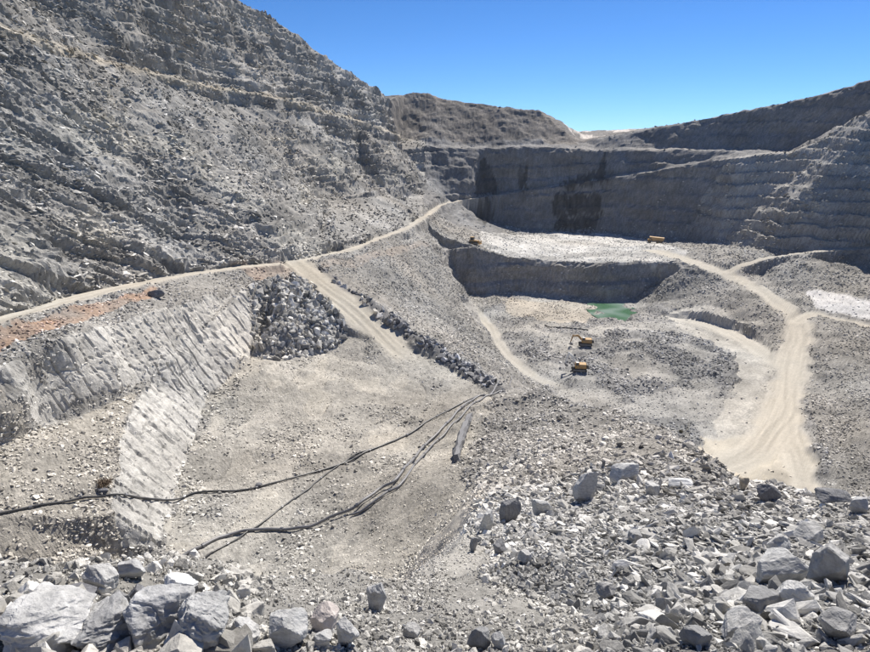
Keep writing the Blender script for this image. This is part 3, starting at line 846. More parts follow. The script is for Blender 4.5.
HOSE_PATHS = [[(-30, 519), (0, 515), (40, 507), (80, 501), (130, 498), (190, 495), (235, 491), (275, 483), (315, 473), (350, 461), (385, 445), (420, 427), (450, 411), (478, 397)],
    [(190, 566), (205, 559), (225, 547), (255, 528), (285, 506), (315, 483), (345, 463), (372, 450)],
    [(158, 568), (170, 563), (185, 556), (205, 548), (228, 538), (250, 532), (280, 530), (308, 528), (335, 519), (360, 507), (385, 490), (405, 474), (425, 450), (445, 428), (462, 410), (478, 398), (495, 387), (512, 378)],
    [(352, 516), (368, 508), (388, 494), (408, 477), (430, 451), (450, 429), (468, 410), (484, 398), (500, 391)],
    [(545, 326), (558, 328), (572, 329), (588, 331)]]
for hp in HOSE_PATHS:
    hq = np.array([ground_at(u, v, 55) for u, v in hp])
    dens[road_dist(GX, GY, hq)[0] < .75] = 0
dens[prho < 1.0] = 0
# piles clump
clump = np.clip(.75 + .9 * fbm(GX / np.clip(DIST * .04, .3, 12), GY / np.clip(DIST * .04, .3, 12), GZ / np.clip(DIST * .04, .3, 12), 2, 131), .12, 2)
W = AREA / np.maximum(CD, 4) ** 2 * (dens * clump * inview)[:-1, :-1]
W[CD > 1000] = 0
NS = 450000
cw = np.cumsum(W.ravel()); pick = np.searchsorted(cw, rng.uniform(0, cw[-1], NS))
pick = np.minimum(pick, W.size - 1)
pi, pj = np.unravel_index(pick, W.shape)
a_ = rng.uniform(0, 1, (NS, 1)); b_ = rng.uniform(0, 1, (NS, 1))
SPOS = (GP[pi, pj] * (1 - a_) + GP[pi + 1, pj] * a_) * (1 - b_) + (GP[pi, pj + 1] * (1 - a_) + GP[pi + 1, pj + 1] * a_) * b_
sd_ = np.linalg.norm(SPOS, axis=1)
smin = np.maximum(sd_ * .0036 * coarse[pi, pj], .018)
SZ = smin * rng.uniform(.0, 1, NS) ** (-1 / 2.5)
over = SZ > smax[pi, pj]
SZ[over] = np.maximum(smax[pi, pj] * rng.uniform(.35, 1, NS), smin)[over]
ASP = rng.uniform(.7, 1.3, (NS, 3)); ASP[:, 2] *= .85
ROT = rng.uniform(0, 2 * math.pi, (NS, 3))
hz = (ZONE[pi, pj] == 'hillside') | rightwall[pi, pj]
# slabs on the hillside lie along its foliation
ROT[hz] = np.stack((rng.normal(.1, .25, hz.sum()), rng.normal(.22, .25, hz.sum()), rng.normal(1.6, .25, hz.sum())), 1)
ASP[hz] *= np.array((1.9, 1.0, .5))
flt = ~(hz | A['fore'][pi, pj] | A['heap'][pi, pj] | A['berm'][pi, pj])
ROT[flt, :2] = rng.normal(0, .4, (flt.sum(), 2)); ASP[flt, 2] *= .7
fh = A['fore'][pi, pj] & (SPOS[:, 0] > 3)
ROT[fh] = np.stack((rng.normal(.3, .5, fh.sum()), rng.normal(.2, .5, fh.sum()), rng.normal(2.5, .6, fh.sum())), 1)
ASP[fh] *= np.array((1.5, .95, .7))
SPOS[:, 2] += SZ * .12
tb = base[pi, pj]; tb = tb / tb.mean(1, keepdims=True)
zc = base[pi, pj].mean(1)
val = np.clip(zc * np.exp(rng.normal(0, .40, NS)) * np.where((ZONE[pi, pj] == 'rubble_slope') | hz | A['fore'][pi, pj], 1.5, 1.42), .07, .72)
TINT = np.clip(tb, .8, 1.25) * val[:, None]

# which of them are seen, and how large
zb = np.full((330, 440), 1e9)
uu = np.clip((FU / 2).astype(int), -1, 439); vv_ = np.clip((FV / 2).astype(int), -1, 329)
mk = (FU >= 0) & (FU < 870) & (FV >= 0) & (FV < 652)
np.minimum.at(zb, (vv_[mk], uu[mk]), FD[mk])
SU, SV, SD = project(SPOS)
vis = (SU > -6) & (SU < 876) & (SV > 4) & (SV < 668)
vis &= SD < zb[np.clip((SV / 2).astype(int), 0, 329), np.clip((SU / 2).astype(int), 0, 439)] * 1.05 + .2
app = np.where(vis, SZ * FPX / SD, 0)
big = np.argsort(-app)[:240]
#@@BIG
# the largest stones in view are things of their own; the named blocks below are placed by hand
# u, v of the foot in the photo, width, height, depth (photo pixels), material, yaw, tilt, seed, label
NAMED = [
 (783, 588, 58, 36, 40, 'pale', .25, -.35, 1, 'largest rounded pale grey boulder in the rubble at the right'),
 (763, 618, 46, 28, 34, 'rock', .3, -.25, 2, 'smooth grey slab lying just below the largest rounded boulder'),
 (800, 616, 40, 32, 28, 'pale', -.4, -.5, 3, 'blotchy white and blue grey boulder right of the smooth slab'),
 (742, 638, 50, 22, 30, 'rock', .2, -.3, 4, 'long grey stone lying below the smooth grey slab'),
 (838, 588, 40, 44, 34, 'rock', .5, .2, 5, 'big upright dark grey block near the right edge'),
 (846, 640, 40, 26, 30, 'rock', .2, -.3, 6, 'yellowish grey stone low by the right edge'),
 (700, 648, 34, 20, 26, 'rock', -.3, .2, 7, 'dark flat stone at the bottom edge right of the middle'),
 (783, 553, 28, 18, 22, 'rock', .2, -.2, 8, 'rounded tan stone just above the largest rounded boulder'),
 (812, 545, 34, 16, 26, 'rock', .1, -.4, 9, 'tilted grey slab above the big upright dark block'),
 (510, 522, 30, 36, 16, 'dark', .3, .08, 10, 'upright shade-dark slab standing on the spur crest'),
 (486, 534, 16, 32, 14, 'pale', -.3, .12, 11, 'narrow white slab leaning left of the shade-dark slab'),
 (541, 516, 26, 22, 20, 'pale', .2, .2, 12, 'pale block just right of the shade-dark slab'),
 (474, 552, 10, 20, 12, 'dark', .1, .15, 13, 'thin dark upright stone below the narrow white slab'),
 (500, 556, 18, 18, 16, 'dark', .4, .3, 14, 'small dark wedge below the shade-dark slab'),
 (527, 564, 18, 15, 15, 'rock', .4, .2, 15, 'small grey pyramid shaped stone on the gravel below the pale block'),
 (770, 503, 36, 20, 12, 'dark', .2, .55, 16, 'dark brown tilted slab on the rim before the haul road'),
 (745, 491, 12, 16, 10, 'tan', .1, 0, 17, 'small upright tan stone on the rim left of the tilted brown slab'),
 (838, 505, 42, 14, 22, 'dark', 0, .1, 18, 'long flat dark slab on the rim near the right edge'),
 (862, 515, 20, 18, 16, 'pale', .2, .1, 19, 'pale block on the rim at the right edge'),
 (586, 503, 28, 44, 20, 'pale', .3, .35, 20, 'tall pale leaning slab in the rubble of the spur'),
 (598, 496, 24, 15, 18, 'dark', .2, .1, 21, 'dark block leaning on the tall pale slab'),
 (625, 482, 42, 24, 24, 'pale', .2, -.3, 22, 'pale triangular block right of the tall pale slab'),
 (681, 488, 32, 10, 16, 'white', .1, .05, 23, 'flat white slab behind the right rubble crest'),
 (652, 496, 24, 16, 16, 'rock', .5, .4, 24, 'pointed grey slab left of the flat white slab'),
 (635, 545, 18, 16, 16, 'rock', .5, .2, 25, 'cube shaped grey stone in the middle of the rubble'),
 (607, 600, 24, 18, 18, 'rock', .4, .1, 26, 'grey stone with a round shadowed hollow in the rubble'),
 (478, 652, 28, 26, 20, 'dark', .2, .1, 27, 'dark block at the bottom edge near the middle'),
 (497, 652, 18, 20, 18, 'pale', -.2, .1, 28, 'pale block at the bottom edge beside the dark block'),
 (288, 652, 46, 40, 36, 'pale', .3, .1, 29, 'large speckled pale block at the bottom edge left of the middle'),
 (325, 634, 34, 30, 26, 'pink', .2, .2, 30, 'pinkish white block with a shaded left side'),
 (348, 650, 28, 34, 24, 'pale', .1, .1, 31, 'tall pale block right of the pinkish block'),
 (322, 654, 26, 18, 20, 'pale', .4, 0, 32, 'small pale stone below the pinkish block'),
 (374, 612, 24, 38, 20, 'pale', -.2, .05, 33, 'pale upright block with a dark shaded side at lower middle'),
 (412, 640, 22, 14, 18, 'rock', .3, .1, 34, 'low grey stone on the gravel left of the bottom dark block'),
 (30, 662, 84, 40, 80, 'pale', .15, -.1, 35, 'broad pale bedrock slab filling the lower left corner'),
 (92, 664, 58, 30, 60, 'bed', .5, .1, 51, 'low cracked bedrock block right of the broad corner slab'),
 (148, 662, 76, 50, 80, 'pale', .35, -.1, 36, 'biggest pale bedrock block at the lower left'),
 (198, 660, 60, 46, 60, 'bed', -.3, .15, 37, 'grey pale bedrock block right of the biggest bedrock block'),
 (236, 658, 42, 26, 40, 'pale', -.2, .1, 52, 'low pale bedrock lump left of the large speckled block'),
 (104, 636, 44, 28, 36, 'bed', .2, .1, 38, 'grey bedrock knob above the low cracked bedrock block'),
 (150, 617, 40, 24, 34, 'bed', .4, -.15, 53, 'grey tilted bedrock slab behind the biggest bedrock block'),
 (62, 634, 46, 20, 40, 'pale', -.2, .05, 54, 'pale ledge of bedrock behind the broad corner slab'),
 (206, 618, 30, 20, 26, 'rock', .3, .2, 55, 'grey stone on the outcrop right of the tilted bedrock slab'),
 (178, 597, 38, 24, 28, 'white', .2, .1, 39, 'white block with a dark face on the left ledge rim'),
 (98, 592, 34, 22, 26, 'rock', -.4, .3, 40, 'blue grey slab tilted on the left ledge rim'),
 (80, 602, 36, 14, 26, 'dark', -.3, .1, 41, 'dark edged flat slab below the blue grey slab'),
 (130, 580, 30, 20, 22, 'pale', .2, .1, 42, 'pale top stone of the left ledge rim'),
 (134, 602, 24, 18, 18, 'dark', .5, .2, 43, 'dark square stone under the pale top stone of the ledge'),
 (118, 606, 22, 15, 16, 'rock', .1, .2, 44, 'small grey stone left of the dark square stone'),
 (22, 640, 44, 22, 32, 'pale', .2, .1, 45, 'pale flat stone by the left edge of the picture'),
 (60, 615, 28, 14, 20, 'rock', .4, .2, 46, 'grey flake on the left ledge above the broad slab'),
 (154, 298, 20, 10, 12, 'dark', .2, .1, 47, 'lone dark boulder on the shoulder of the hill road'),
 (102, 493, 12, 5, 7, 'dark', .1, .1, 48, 'dark flat rock under the long black hose on the left'),
 (258, 487, 9, 6, 7, 'dark', .3, .1, 49, 'lone dark stone on the platform beside the long black hose'),
 (330, 625, 14, 10, 12, 'rock', .3, .1, 50, 'small grey stone above the tall pale block')]
n_ = [(a[0], a[1] - a[3] * .5, max(a[2], a[3])) for a in NAMED]
BMAT = {'bed': mat_rock('grey_bedrock', (.33, .33, .33), (.37, .37, .365), (.42, .42, .41), 6, .04, (1, 1, 2.5)), 'pale': M_pale, 'dark': M_darkrock, 'rock': M_rock,
        'white': mat_rock('white_vein_rock', (.55, .55, .55), (.62, .62, .61), (.68, .68, .67), 2.0, .03),
        'tan': mat_rock('tan_rock', (.34, .29, .22), (.36, .31, .24), (.38, .33, .25), 3, .03),
        'pink': mat_rock('pinkish_rock', (.50, .45, .42), (.52, .47, .44), (.54, .49, .46), 3, .03)}
def named_boulder(u, v, w_, h_, d_, mt, yaw, tilt, seed, label):
    p = ground_at(u, min(v, 650))
    dist = np.linalg.norm(p); k = dist / FPX
    r = np.random.default_rng(900 + seed)
    near = dist < 16; crag = seed in (35, 36, 37, 38, 51, 52, 53, 54)
    bm = bmesh.new(); bmesh.ops.create_icosphere(bm, subdivisions=6 if crag else 5 if near else 4, radius=1)
    co = np.array([q.co for q in bm.verts])
    npl = 16
    n = r.normal(size=(npl, 3)); n /= np.linalg.norm(n, axis=1, keepdims=True)
    n = np.vstack((n, [r.normal(0, .3, 3) + (0, 0, 1), r.normal(0, .35, 3) + (.1, -1, .3)])); n /= np.linalg.norm(n, axis=1, keepdims=True)
    hh = np.concatenate((r.uniform(.5, .95, npl), (.62, .6)))
    dn = co @ n.T
    qd = np.where(dn > .05, hh / np.maximum(dn, .05), 9)
    pw = 30.0 if crag else 90.0                  # sharp arrises
    rad = np.minimum((np.sum(np.minimum(qd, 9) ** -pw, axis=1)) ** (-1 / pw), 1.05)
    co = co * rad[:, None]
    f = fbm(co[:, 0] * 1.7 + seed, co[:, 1] * 1.7, co[:, 2] * 1.7, 5, seed, .55)
    rg = 1 - 2 * np.abs(vnoise(co[:, 0] * 2.3 + seed, co[:, 1] * 2.3, co[:, 2] * 3.4 + co[:, 0], seed + 3))
    rg2 = 1 - 2 * np.abs(vnoise(co[:, 0] * 6 + seed, co[:, 1] * 6, co[:, 2] * 9 + co[:, 0] * 3, seed + 4))
    lay = vnoise(co[:, 0] * 1.2, co[:, 1] * 2 + seed, co[:, 2] * 10 + co[:, 0] * 4, seed + 5)
    g_ = 2.0 if crag else 1.0
    co *= (1 + g_ * (.05 * f + .03 * rg + .02 * rg2 + .025 * lay))[:, None]
    if crag: co *= (1 - .05 * np.clip(1 - np.abs(vnoise(co[:, 0] * 1.6 + 9, co[:, 1] * 1.6, co[:, 2] * 1.6 + seed, 77)) * 9, 0, 1))[:, None]
    co -= (co.max(0) + co.min(0)) / 2
    co /= (co.max(0) - co.min(0))
    co *= np.array((w_, d_, h_)) * k * (1 if crag else .88) * np.array((.86, .9, 1.0))
    ca, sa = math.cos(tilt), math.sin(tilt)
    co = np.stack((co[:, 0] * ca + co[:, 2] * sa, co[:, 1], -co[:, 0] * sa + co[:, 2] * ca), 1)
    for q, c in zip(bm.verts, co): q.co = c
    me = bpy.data.meshes.new('boulder'); bm.to_mesh(me); bm.free()
    for pl in me.polygons: pl.use_smooth = False
    me.materials.append(BMAT[mt])
    o = bpy.data.objects.new('boulder', me); col.objects.link(o)
    out = p / max(math.hypot(p[0], p[1]), 1e-3)
    o.location = (p[0], p[1] + d_ * k * .3, p[2] + h_ * k * .27)
    o.rotation_euler = (0, 0, yaw)
    tag(o, label, 'rock')
    return o
for a in NAMED: named_boulder(*a)

clear = np.ones(NS, bool)
for u, v, sz in n_:
    clear &= ~((np.hypot((SU - u), (SV - v)) < sz * .42) & vis & (app > 4))
order = [i for i in np.argsort(-app) if clear[i]]
big = np.array(order[:235])
ANCH = [(783, 575, 'the largest rounded boulder'), (838, 570, 'the big upright dark block'), (510, 506, 'the shade-dark slab'), (770, 492, 'the tilted brown slab'),
        (586, 480, 'the tall pale leaning slab'), (625, 470, 'the pale triangular block'), (681, 483, 'the flat white slab'), (635, 538, 'the cube shaped stone'),
        (478, 640, 'the bottom dark block'), (288, 634, 'the large speckled block'), (325, 620, 'the pinkish block'), (374, 594, 'the pale upright block'),
        (163, 620, 'the biggest bedrock block'), (50, 640, 'the broad bedrock slab'), (178, 585, 'the white rim block'), (98, 580, 'the blue grey slab'), (742, 628, 'the long grey stone'),
        (607, 590, 'the stone with a hollow'), (541, 508, 'the pale block on the spur'), (300, 315, 'the drilled rock face'), (430, 345, 'the ramp')]
BDIM = []
for me in PROTO_BIG:
    q = np.array([v.co for v in me.vertices]); BDIM.append(q.max(0) - q.min(0))
LOOSE = []
for i in big:
    u, v = SU[i], SV[i]
    t = TINT[i].mean()
    tone_ = 'dark' if t < .27 else 'dull' if t < .36 else 'grey' if t < .46 else 'pale'
    dm = np.sort(np.array(BDIM[i % 15]) * ASP[i])[::-1]
    shp = 'long' if dm[0] > 1.45 * dm[1] else 'flat' if dm[1] > 1.5 * dm[2] else 'oblong' if dm[0] > 1.2 * dm[1] else 'chunky'
    size = 'small' if app[i] < np.median(app[big]) else 'larger'
    if A['heap'][pi[i], pj[i]]:
        lb, gp = '%s %s %s boulder in the blasted heap beside the drilled rock face' % (size, tone_, shp), 'boulders of the blasted heap'
    elif A['berm'][pi[i], pj[i]]:
        lb, gp = '%s %s %s boulder in the dark berm along the ramp' % (size, tone_, shp), 'boulders of the ramp berm'
    else:
        k = min(range(len(ANCH)), key=lambda q: (ANCH[q][0] - u) ** 2 + (ANCH[q][1] - v) ** 2)
        du, dv = u - ANCH[k][0], v - ANCH[k][1]
        rel = ('right of' if du > 0 else 'left of') if abs(du) > abs(dv) else ('below' if dv > 0 else 'above')
        far_ = 'just ' if math.hypot(du, dv) < 40 else 'well '
        lb, gp = '%s %s %s stone %s%s %s' % (size, tone_, shp, far_, rel, ANCH[k][2]), 'loose stones of the foreground'
    o = bpy.data.objects.new('boulder', PROTO_BIG[i % 15]); col.objects.link(o)
    o.location = SPOS[i]; o.rotation_euler = ROT[i]; o.scale = ASP[i] * SZ[i]
    o['tint'] = [float(q) for q in TINT[i]]
    LOOSE.append((o, lb, gp, u))
ORD = ('leftmost', 'second from left', 'third from left', 'fourth from left', 'fifth from left', 'sixth from left', 'seventh from left', 'eighth from left')
for lb in {q[1] for q in LOOSE}:
    same = sorted([q for q in LOOSE if q[1] == lb], key=lambda q: q[3])
    for r_, (o, _, gp, u) in enumerate(same):
        tag(o, lb if len(same) == 1 else '%s, %s' % (lb, ORD[min(r_, 7)]), 'rock', gp)
rest = np.ones(NS, bool); rest[big] = False

def scatter(name, idx, label, cat):
    me = bpy.data.meshes.new(name)
    me.vertices.add(len(idx)); me.vertices.foreach_set('co', SPOS[idx].astype(np.float32).ravel())
    for an, arr in (('rot', ROT[idx]), ('siz', ASP[idx] * SZ[idx, None]), ('tint', TINT[idx])):
        at = me.attributes.new(an, 'FLOAT_VECTOR', 'POINT'); at.data.foreach_set('vector', arr.astype(np.float32).ravel())
    at = me.attributes.new('shape', 'INT', 'POINT'); at.data.foreach_set('value', (idx % len(PROTO)).astype(np.int32))
    me.update()
    o = bpy.data.objects.new(name, me); col.objects.link(o)
    ng = bpy.data.node_groups.new(name + '_nodes', 'GeometryNodeTree')
    ng.interface.new_socket('Geometry', in_out='INPUT', socket_type='NodeSocketGeometry')
    ng.interface.new_socket('Geometry', in_out='OUTPUT', socket_type='NodeSocketGeometry')
    N, Lk = ng.nodes, ng.links
    gi = N.new('NodeGroupInput'); go = N.new('NodeGroupOutput')
    ip = N.new('GeometryNodeInstanceOnPoints')
    ci = N.new('GeometryNodeCollectionInfo'); ci.inputs['Collection'].default_value = proto_col
    ci.inputs['Separate Children'].default_value = True; ci.inputs['Reset Children'].default_value = True
    def na(an, ty):
        q = N.new('GeometryNodeInputNamedAttribute'); q.data_type = ty; q.inputs['Name'].default_value = an
        return q.outputs['Attribute']
    e2r = N.new('FunctionNodeEulerToRotation'); Lk.new(na('rot', 'FLOAT_VECTOR'), e2r.inputs[0])
    Lk.new(gi.outputs[0], ip.inputs['Points']); Lk.new(ci.outputs[0], ip.inputs['Instance'])
    ip.inputs['Pick Instance'].default_value = True
    Lk.new(na('shape', 'INT'), ip.inputs['Instance Index'])
    Lk.new(e2r.outputs[0], ip.inputs['Rotation']); Lk.new(na('siz', 'FLOAT_VECTOR'), ip.inputs['Scale'])
    Lk.new(ip.outputs[0], go.inputs[0])
    md = o.modifiers.new('scatter', 'NODES'); md.node_group = ng
    tag(o, label, cat, kind='stuff')
    return o
zs = ZONE[pi, pj]; idx = np.arange(NS)
scatter('foreground_rubble', idx[rest & A['fore'][pi, pj]], 'small broken grey stones covering the foreground slope', 'rubble')
scatter('hillside_scree', idx[rest & (zs == 'hillside')], 'countless slabs and blocks littering the left hillside', 'scree')
scatter('pit_rubble', idx[rest & ~A['fore'][pi, pj] & (zs != 'hillside')], 'broken rock strewn over the pit, its slopes and platform', 'rubble')
#@@MORE
# small stones poking through the named blocks are left out of the scatter above (see 'clear')
# ------------------------------------------------------------------ pond
pc = np.array([(PC[0] + 17 * math.cos(t), PC[1] + 33 * math.sin(t)) for t in np.linspace(0, 2 * math.pi, 24, endpoint=False)])
wz = -101.4
bm = bmesh.new()
ring = []
for i in range(len(pc)):
    a, b = pc[i], pc[(i + 1) % len(pc)]
    for t in (0, .33, .66):
        q = a + (b - a) * t
        ring.append(bm.verts.new((q[0], q[1], wz)))
bm.faces.new(ring)
me = bpy.data.meshes.new('pond_water'); bm.to_mesh(me); bm.free()
m, n, l, b = mat_new('green_mine_water')
b.inputs['Base Color'].default_value = (0.035, 0.14, 0.055, 1)
b.inputs['Roughness'].default_value = 0.06
b.inputs['IOR'].default_value = 1.33
tc = n.new('ShaderNodeTexCoord'); nz = n.new('ShaderNodeTexNoise'); nz.inputs['Scale'].default_value = .05; nz.inputs['Detail'].default_value = 1
l.new(tc.outputs['Object'], nz.inputs['Vector'])
cr = n.new('ShaderNodeValToRGB'); e = cr.color_ramp.elements
e[0].position = .42; e[0].color = (.07, .155, .085, 1); e[1].position = .60; e[1].color = (.21, .29, .245, 1)
l.new(nz.outputs['Fac'], cr.inputs['Fac']); l.new(cr.outputs['Color'], b.inputs['Base Color'])
o = link('pond_water', me, m); tag(o, kind='structure')

# ------------------------------------------------------------------ hoses
def tube(name, pts, r, mat, label, cat, sides=8, lift=1.0, group=None):
    ps = np.array([ground_at(u, v, 55) for u, v in pts])
    q = np.vstack((2 * ps[0] - ps[1], ps, 2 * ps[-1] - ps[-2])); path = []
    for i in range(1, len(q) - 2):
        for t in np.linspace(0, 1, 13)[:-1]:
            a, b_, c, d = q[i - 1:i + 3]
            path.append(.5 * (2 * b_ + (c - a) * t + (2 * a - 5 * b_ + 4 * c - d) * t * t + (3 * b_ - 3 * c + d - a) * t ** 3))
    path.append(ps[-1]); path = np.array(path)
    gz = np.array([max(ground_z(p[0] + dx, p[1]) for dx in (-r, 0, r)) for p in path])
    k = np.ones(5) / 5
    gs = np.convolve(np.pad(gz, 2, 'edge'), k, 'valid')
    path[:, 2] = np.maximum(gs, gz - r * .9) + r * lift
    lat = np.cumsum(rng.normal(0, .04, len(path))); path[:, 0] += (lat - np.linspace(lat[0], lat[-1], len(lat)))
    bm = bmesh.new(); rings = []
    for i, p in enumerate(path):
        t = path[min(i + 1, len(path) - 1)] - path[max(i - 1, 0)]; t /= np.linalg.norm(t)
        s_ = np.cross(t, (0, 0, 1)); s_ /= np.linalg.norm(s_); up = np.cross(s_, t)
        rings.append([bm.verts.new(p + r * (math.cos(a) * s_ + math.sin(a) * up)) for a in np.linspace(0, 2 * math.pi, sides, endpoint=False)])
    for A_, B_ in zip(rings, rings[1:]):
        for k_ in range(sides):
            f = bm.faces.new((A_[k_], A_[(k_ + 1) % sides], B_[(k_ + 1) % sides], B_[k_])); f.smooth = True
    bm.faces.new(rings[0][::-1]); bm.faces.new(rings[-1])
    me = bpy.data.meshes.new(name); bm.to_mesh(me); bm.free()
    o = link(name, me, mat); tag(o, label, cat, group)
    seg = np.linalg.norm(np.diff(path, axis=0), axis=1); run = np.concatenate(([0], np.cumsum(seg)))
    for dj in np.arange(7, run[-1] - 4, 13.0):
        c = np.array([np.interp(dj, run, path[:, q]) for q in range(3)]); c2 = np.array([np.interp(dj + .45, run, path[:, q]) for q in range(3)])
        t = (c2 - c) / np.linalg.norm(c2 - c); s_ = np.cross(t, (0, 0, 1)); s_ /= np.linalg.norm(s_); up = np.cross(s_, t)
        bm = bmesh.new()
        ra, rb = [[bm.verts.new(p_ + r * 1.4 * (math.cos(a) * s_ + math.sin(a) * up)) for a in np.linspace(0, 2 * math.pi, 10, endpoint=False)] for p_ in (c, c2)]
        for k_ in range(10): bm.faces.new((ra[k_], ra[(k_ + 1) % 10], rb[(k_ + 1) % 10], rb[k_]))
        bm.faces.new(ra[::-1]); bm.faces.new(rb)
        mc = bpy.data.meshes.new('coupling'); bm.to_mesh(mc); bm.free(); link('coupling', mc, M_steel, o)
    return o
tube('hose', HOSE_PATHS[0], .19, M_hose,
     'long black hose crossing from the left edge to the ramp foot', 'hose')
tube('hose', HOSE_PATHS[1], .14, M_hose,
     'thin black hose slanting across the platform to join the long one', 'hose')
tube('hose', HOSE_PATHS[2], .25, M_greyhose,
     'thick dusty grey hose bending through the near dip and up the spur edge', 'hose')
tube('hose', HOSE_PATHS[3], .2, M_greyhose,
     'shorter grey hose running beside the thick dusty one up the spur', 'hose')
tube('hose', HOSE_PATHS[4], .35, M_black, 'short black pipe lying on the pit floor above the machines', 'pipe')

# ------------------------------------------------------------------ the long slab by the hoses
pA, pB = ground_at(470, 418), ground_at(457, 462)
bm = bmesh.new()
dv_ = pB - pA; ln = np.linalg.norm(dv_); dv_ /= ln
sx = np.cross(dv_, (0, 0, 1)); sx /= np.linalg.norm(sx); upv = np.cross(sx, dv_)
N_ = 14; rings = []
for i in range(N_ + 1):
    t = i / N_; wdt = .62 * (.75 + .4 * math.sin(math.pi * (.25 + t * .6))) + rng.uniform(-.08, .08)
    c = pA + dv_ * ln * t + np.array((0, 0, .35)) + sx * .5 * math.sin(t * 3.1)
    rings.append([bm.verts.new(c + sx * wdt * q[0] + upv * q[1] + rng.normal(0, .13, 3)) for q in ((-1, .0), (-.6, 1.0), (.5, .85), (1, .1), (.9, -.9), (-.9, -.9))])
for A_, B_ in zip(rings, rings[1:]):
    for k_ in range(6): bm.faces.new((A_[k_], A_[(k_ + 1) % 6], B_[(k_ + 1) % 6], B_[k_]))
bm.faces.new(rings[0][::-1]); bm.faces.new(rings[-1])
me = bpy.data.meshes.new('rock_slab'); bm.to_mesh(me); bm.free()
o = link('rock_slab', me, M_darkrock); tag(o, 'long narrow grey slab lying right of the hoses on the spur', 'slab')

# ------------------------------------------------------------------ machines
def bxs(bm, x0, x1, y0, y1, z0, z1, taper=0.0, sh=0.0):
    v = [bm.verts.new(p) for p in ((x0, y0, z0), (x1, y0, z0), (x1, y1, z0), (x0, y1, z0),
         (x0 + taper + sh, y0 + taper, z1), (x1 - taper + sh, y0 + taper, z1), (x1 - taper + sh, y1 - taper, z1), (x0 + taper + sh, y1 - taper, z1))]
    for f in ((3, 2, 1, 0), (4, 5, 6, 7), (0, 1, 5, 4), (1, 2, 6, 5), (2, 3, 7, 6), (3, 0, 4, 7)): bm.faces.new([v[i] for i in f])
def prism(bm, prof, y0, y1):
    """side profile (x, z) extruded across y"""
    a = [bm.verts.new((x, y0, zz)) for x, zz in prof]; b_ = [bm.verts.new((x, y1, zz)) for x, zz in prof]
    bm.faces.new(a); bm.faces.new(b_[::-1])
    for i in range(len(prof)): bm.faces.new((a[i], b_[i], b_[(i + 1) % len(prof)], a[(i + 1) % len(prof)]))
def wheel_prof(cx, cz, r, n=16): return [(cx + r * math.cos(t), cz + r * math.sin(t)) for t in np.linspace(0, 2 * math.pi, n, endpoint=False)]
def capsule(x0, x1, r, cz): return [(x1 + r * math.cos(t), cz + r * math.sin(t)) for t in np.linspace(-math.pi / 2, math.pi / 2, 8)] + [(x0 + r * math.cos(t), cz + r * math.sin(t)) for t in np.linspace(math.pi / 2, 1.5 * math.pi, 8)]
def done(bm, name, mat, parent, bev=.04):
    bmesh.ops.recalc_face_normals(bm, faces=bm.faces)
    if bev: bmesh.ops.bevel(bm, geom=list(bm.edges), offset=bev, segments=1, affect='EDGES', clamp_overlap=True)
    me = bpy.data.meshes.new(name); bm.to_mesh(me); bm.free()
    return link(name, me, mat, parent)
def bar(bm, p, q, w0, w1, y0, y1):
    """a tapering girder between two side-view points"""
    d = np.array(q, float) - np.array(p, float); d /= np.linalg.norm(d); nn = np.array((-d[1], d[0]))
    p = np.array(p); q = np.array(q)
    prism(bm, [tuple(p - nn * w0 / 2), tuple(q - nn * w1 / 2), tuple(q + nn * w1 / 2), tuple(p + nn * w0 / 2)], y0, y1)

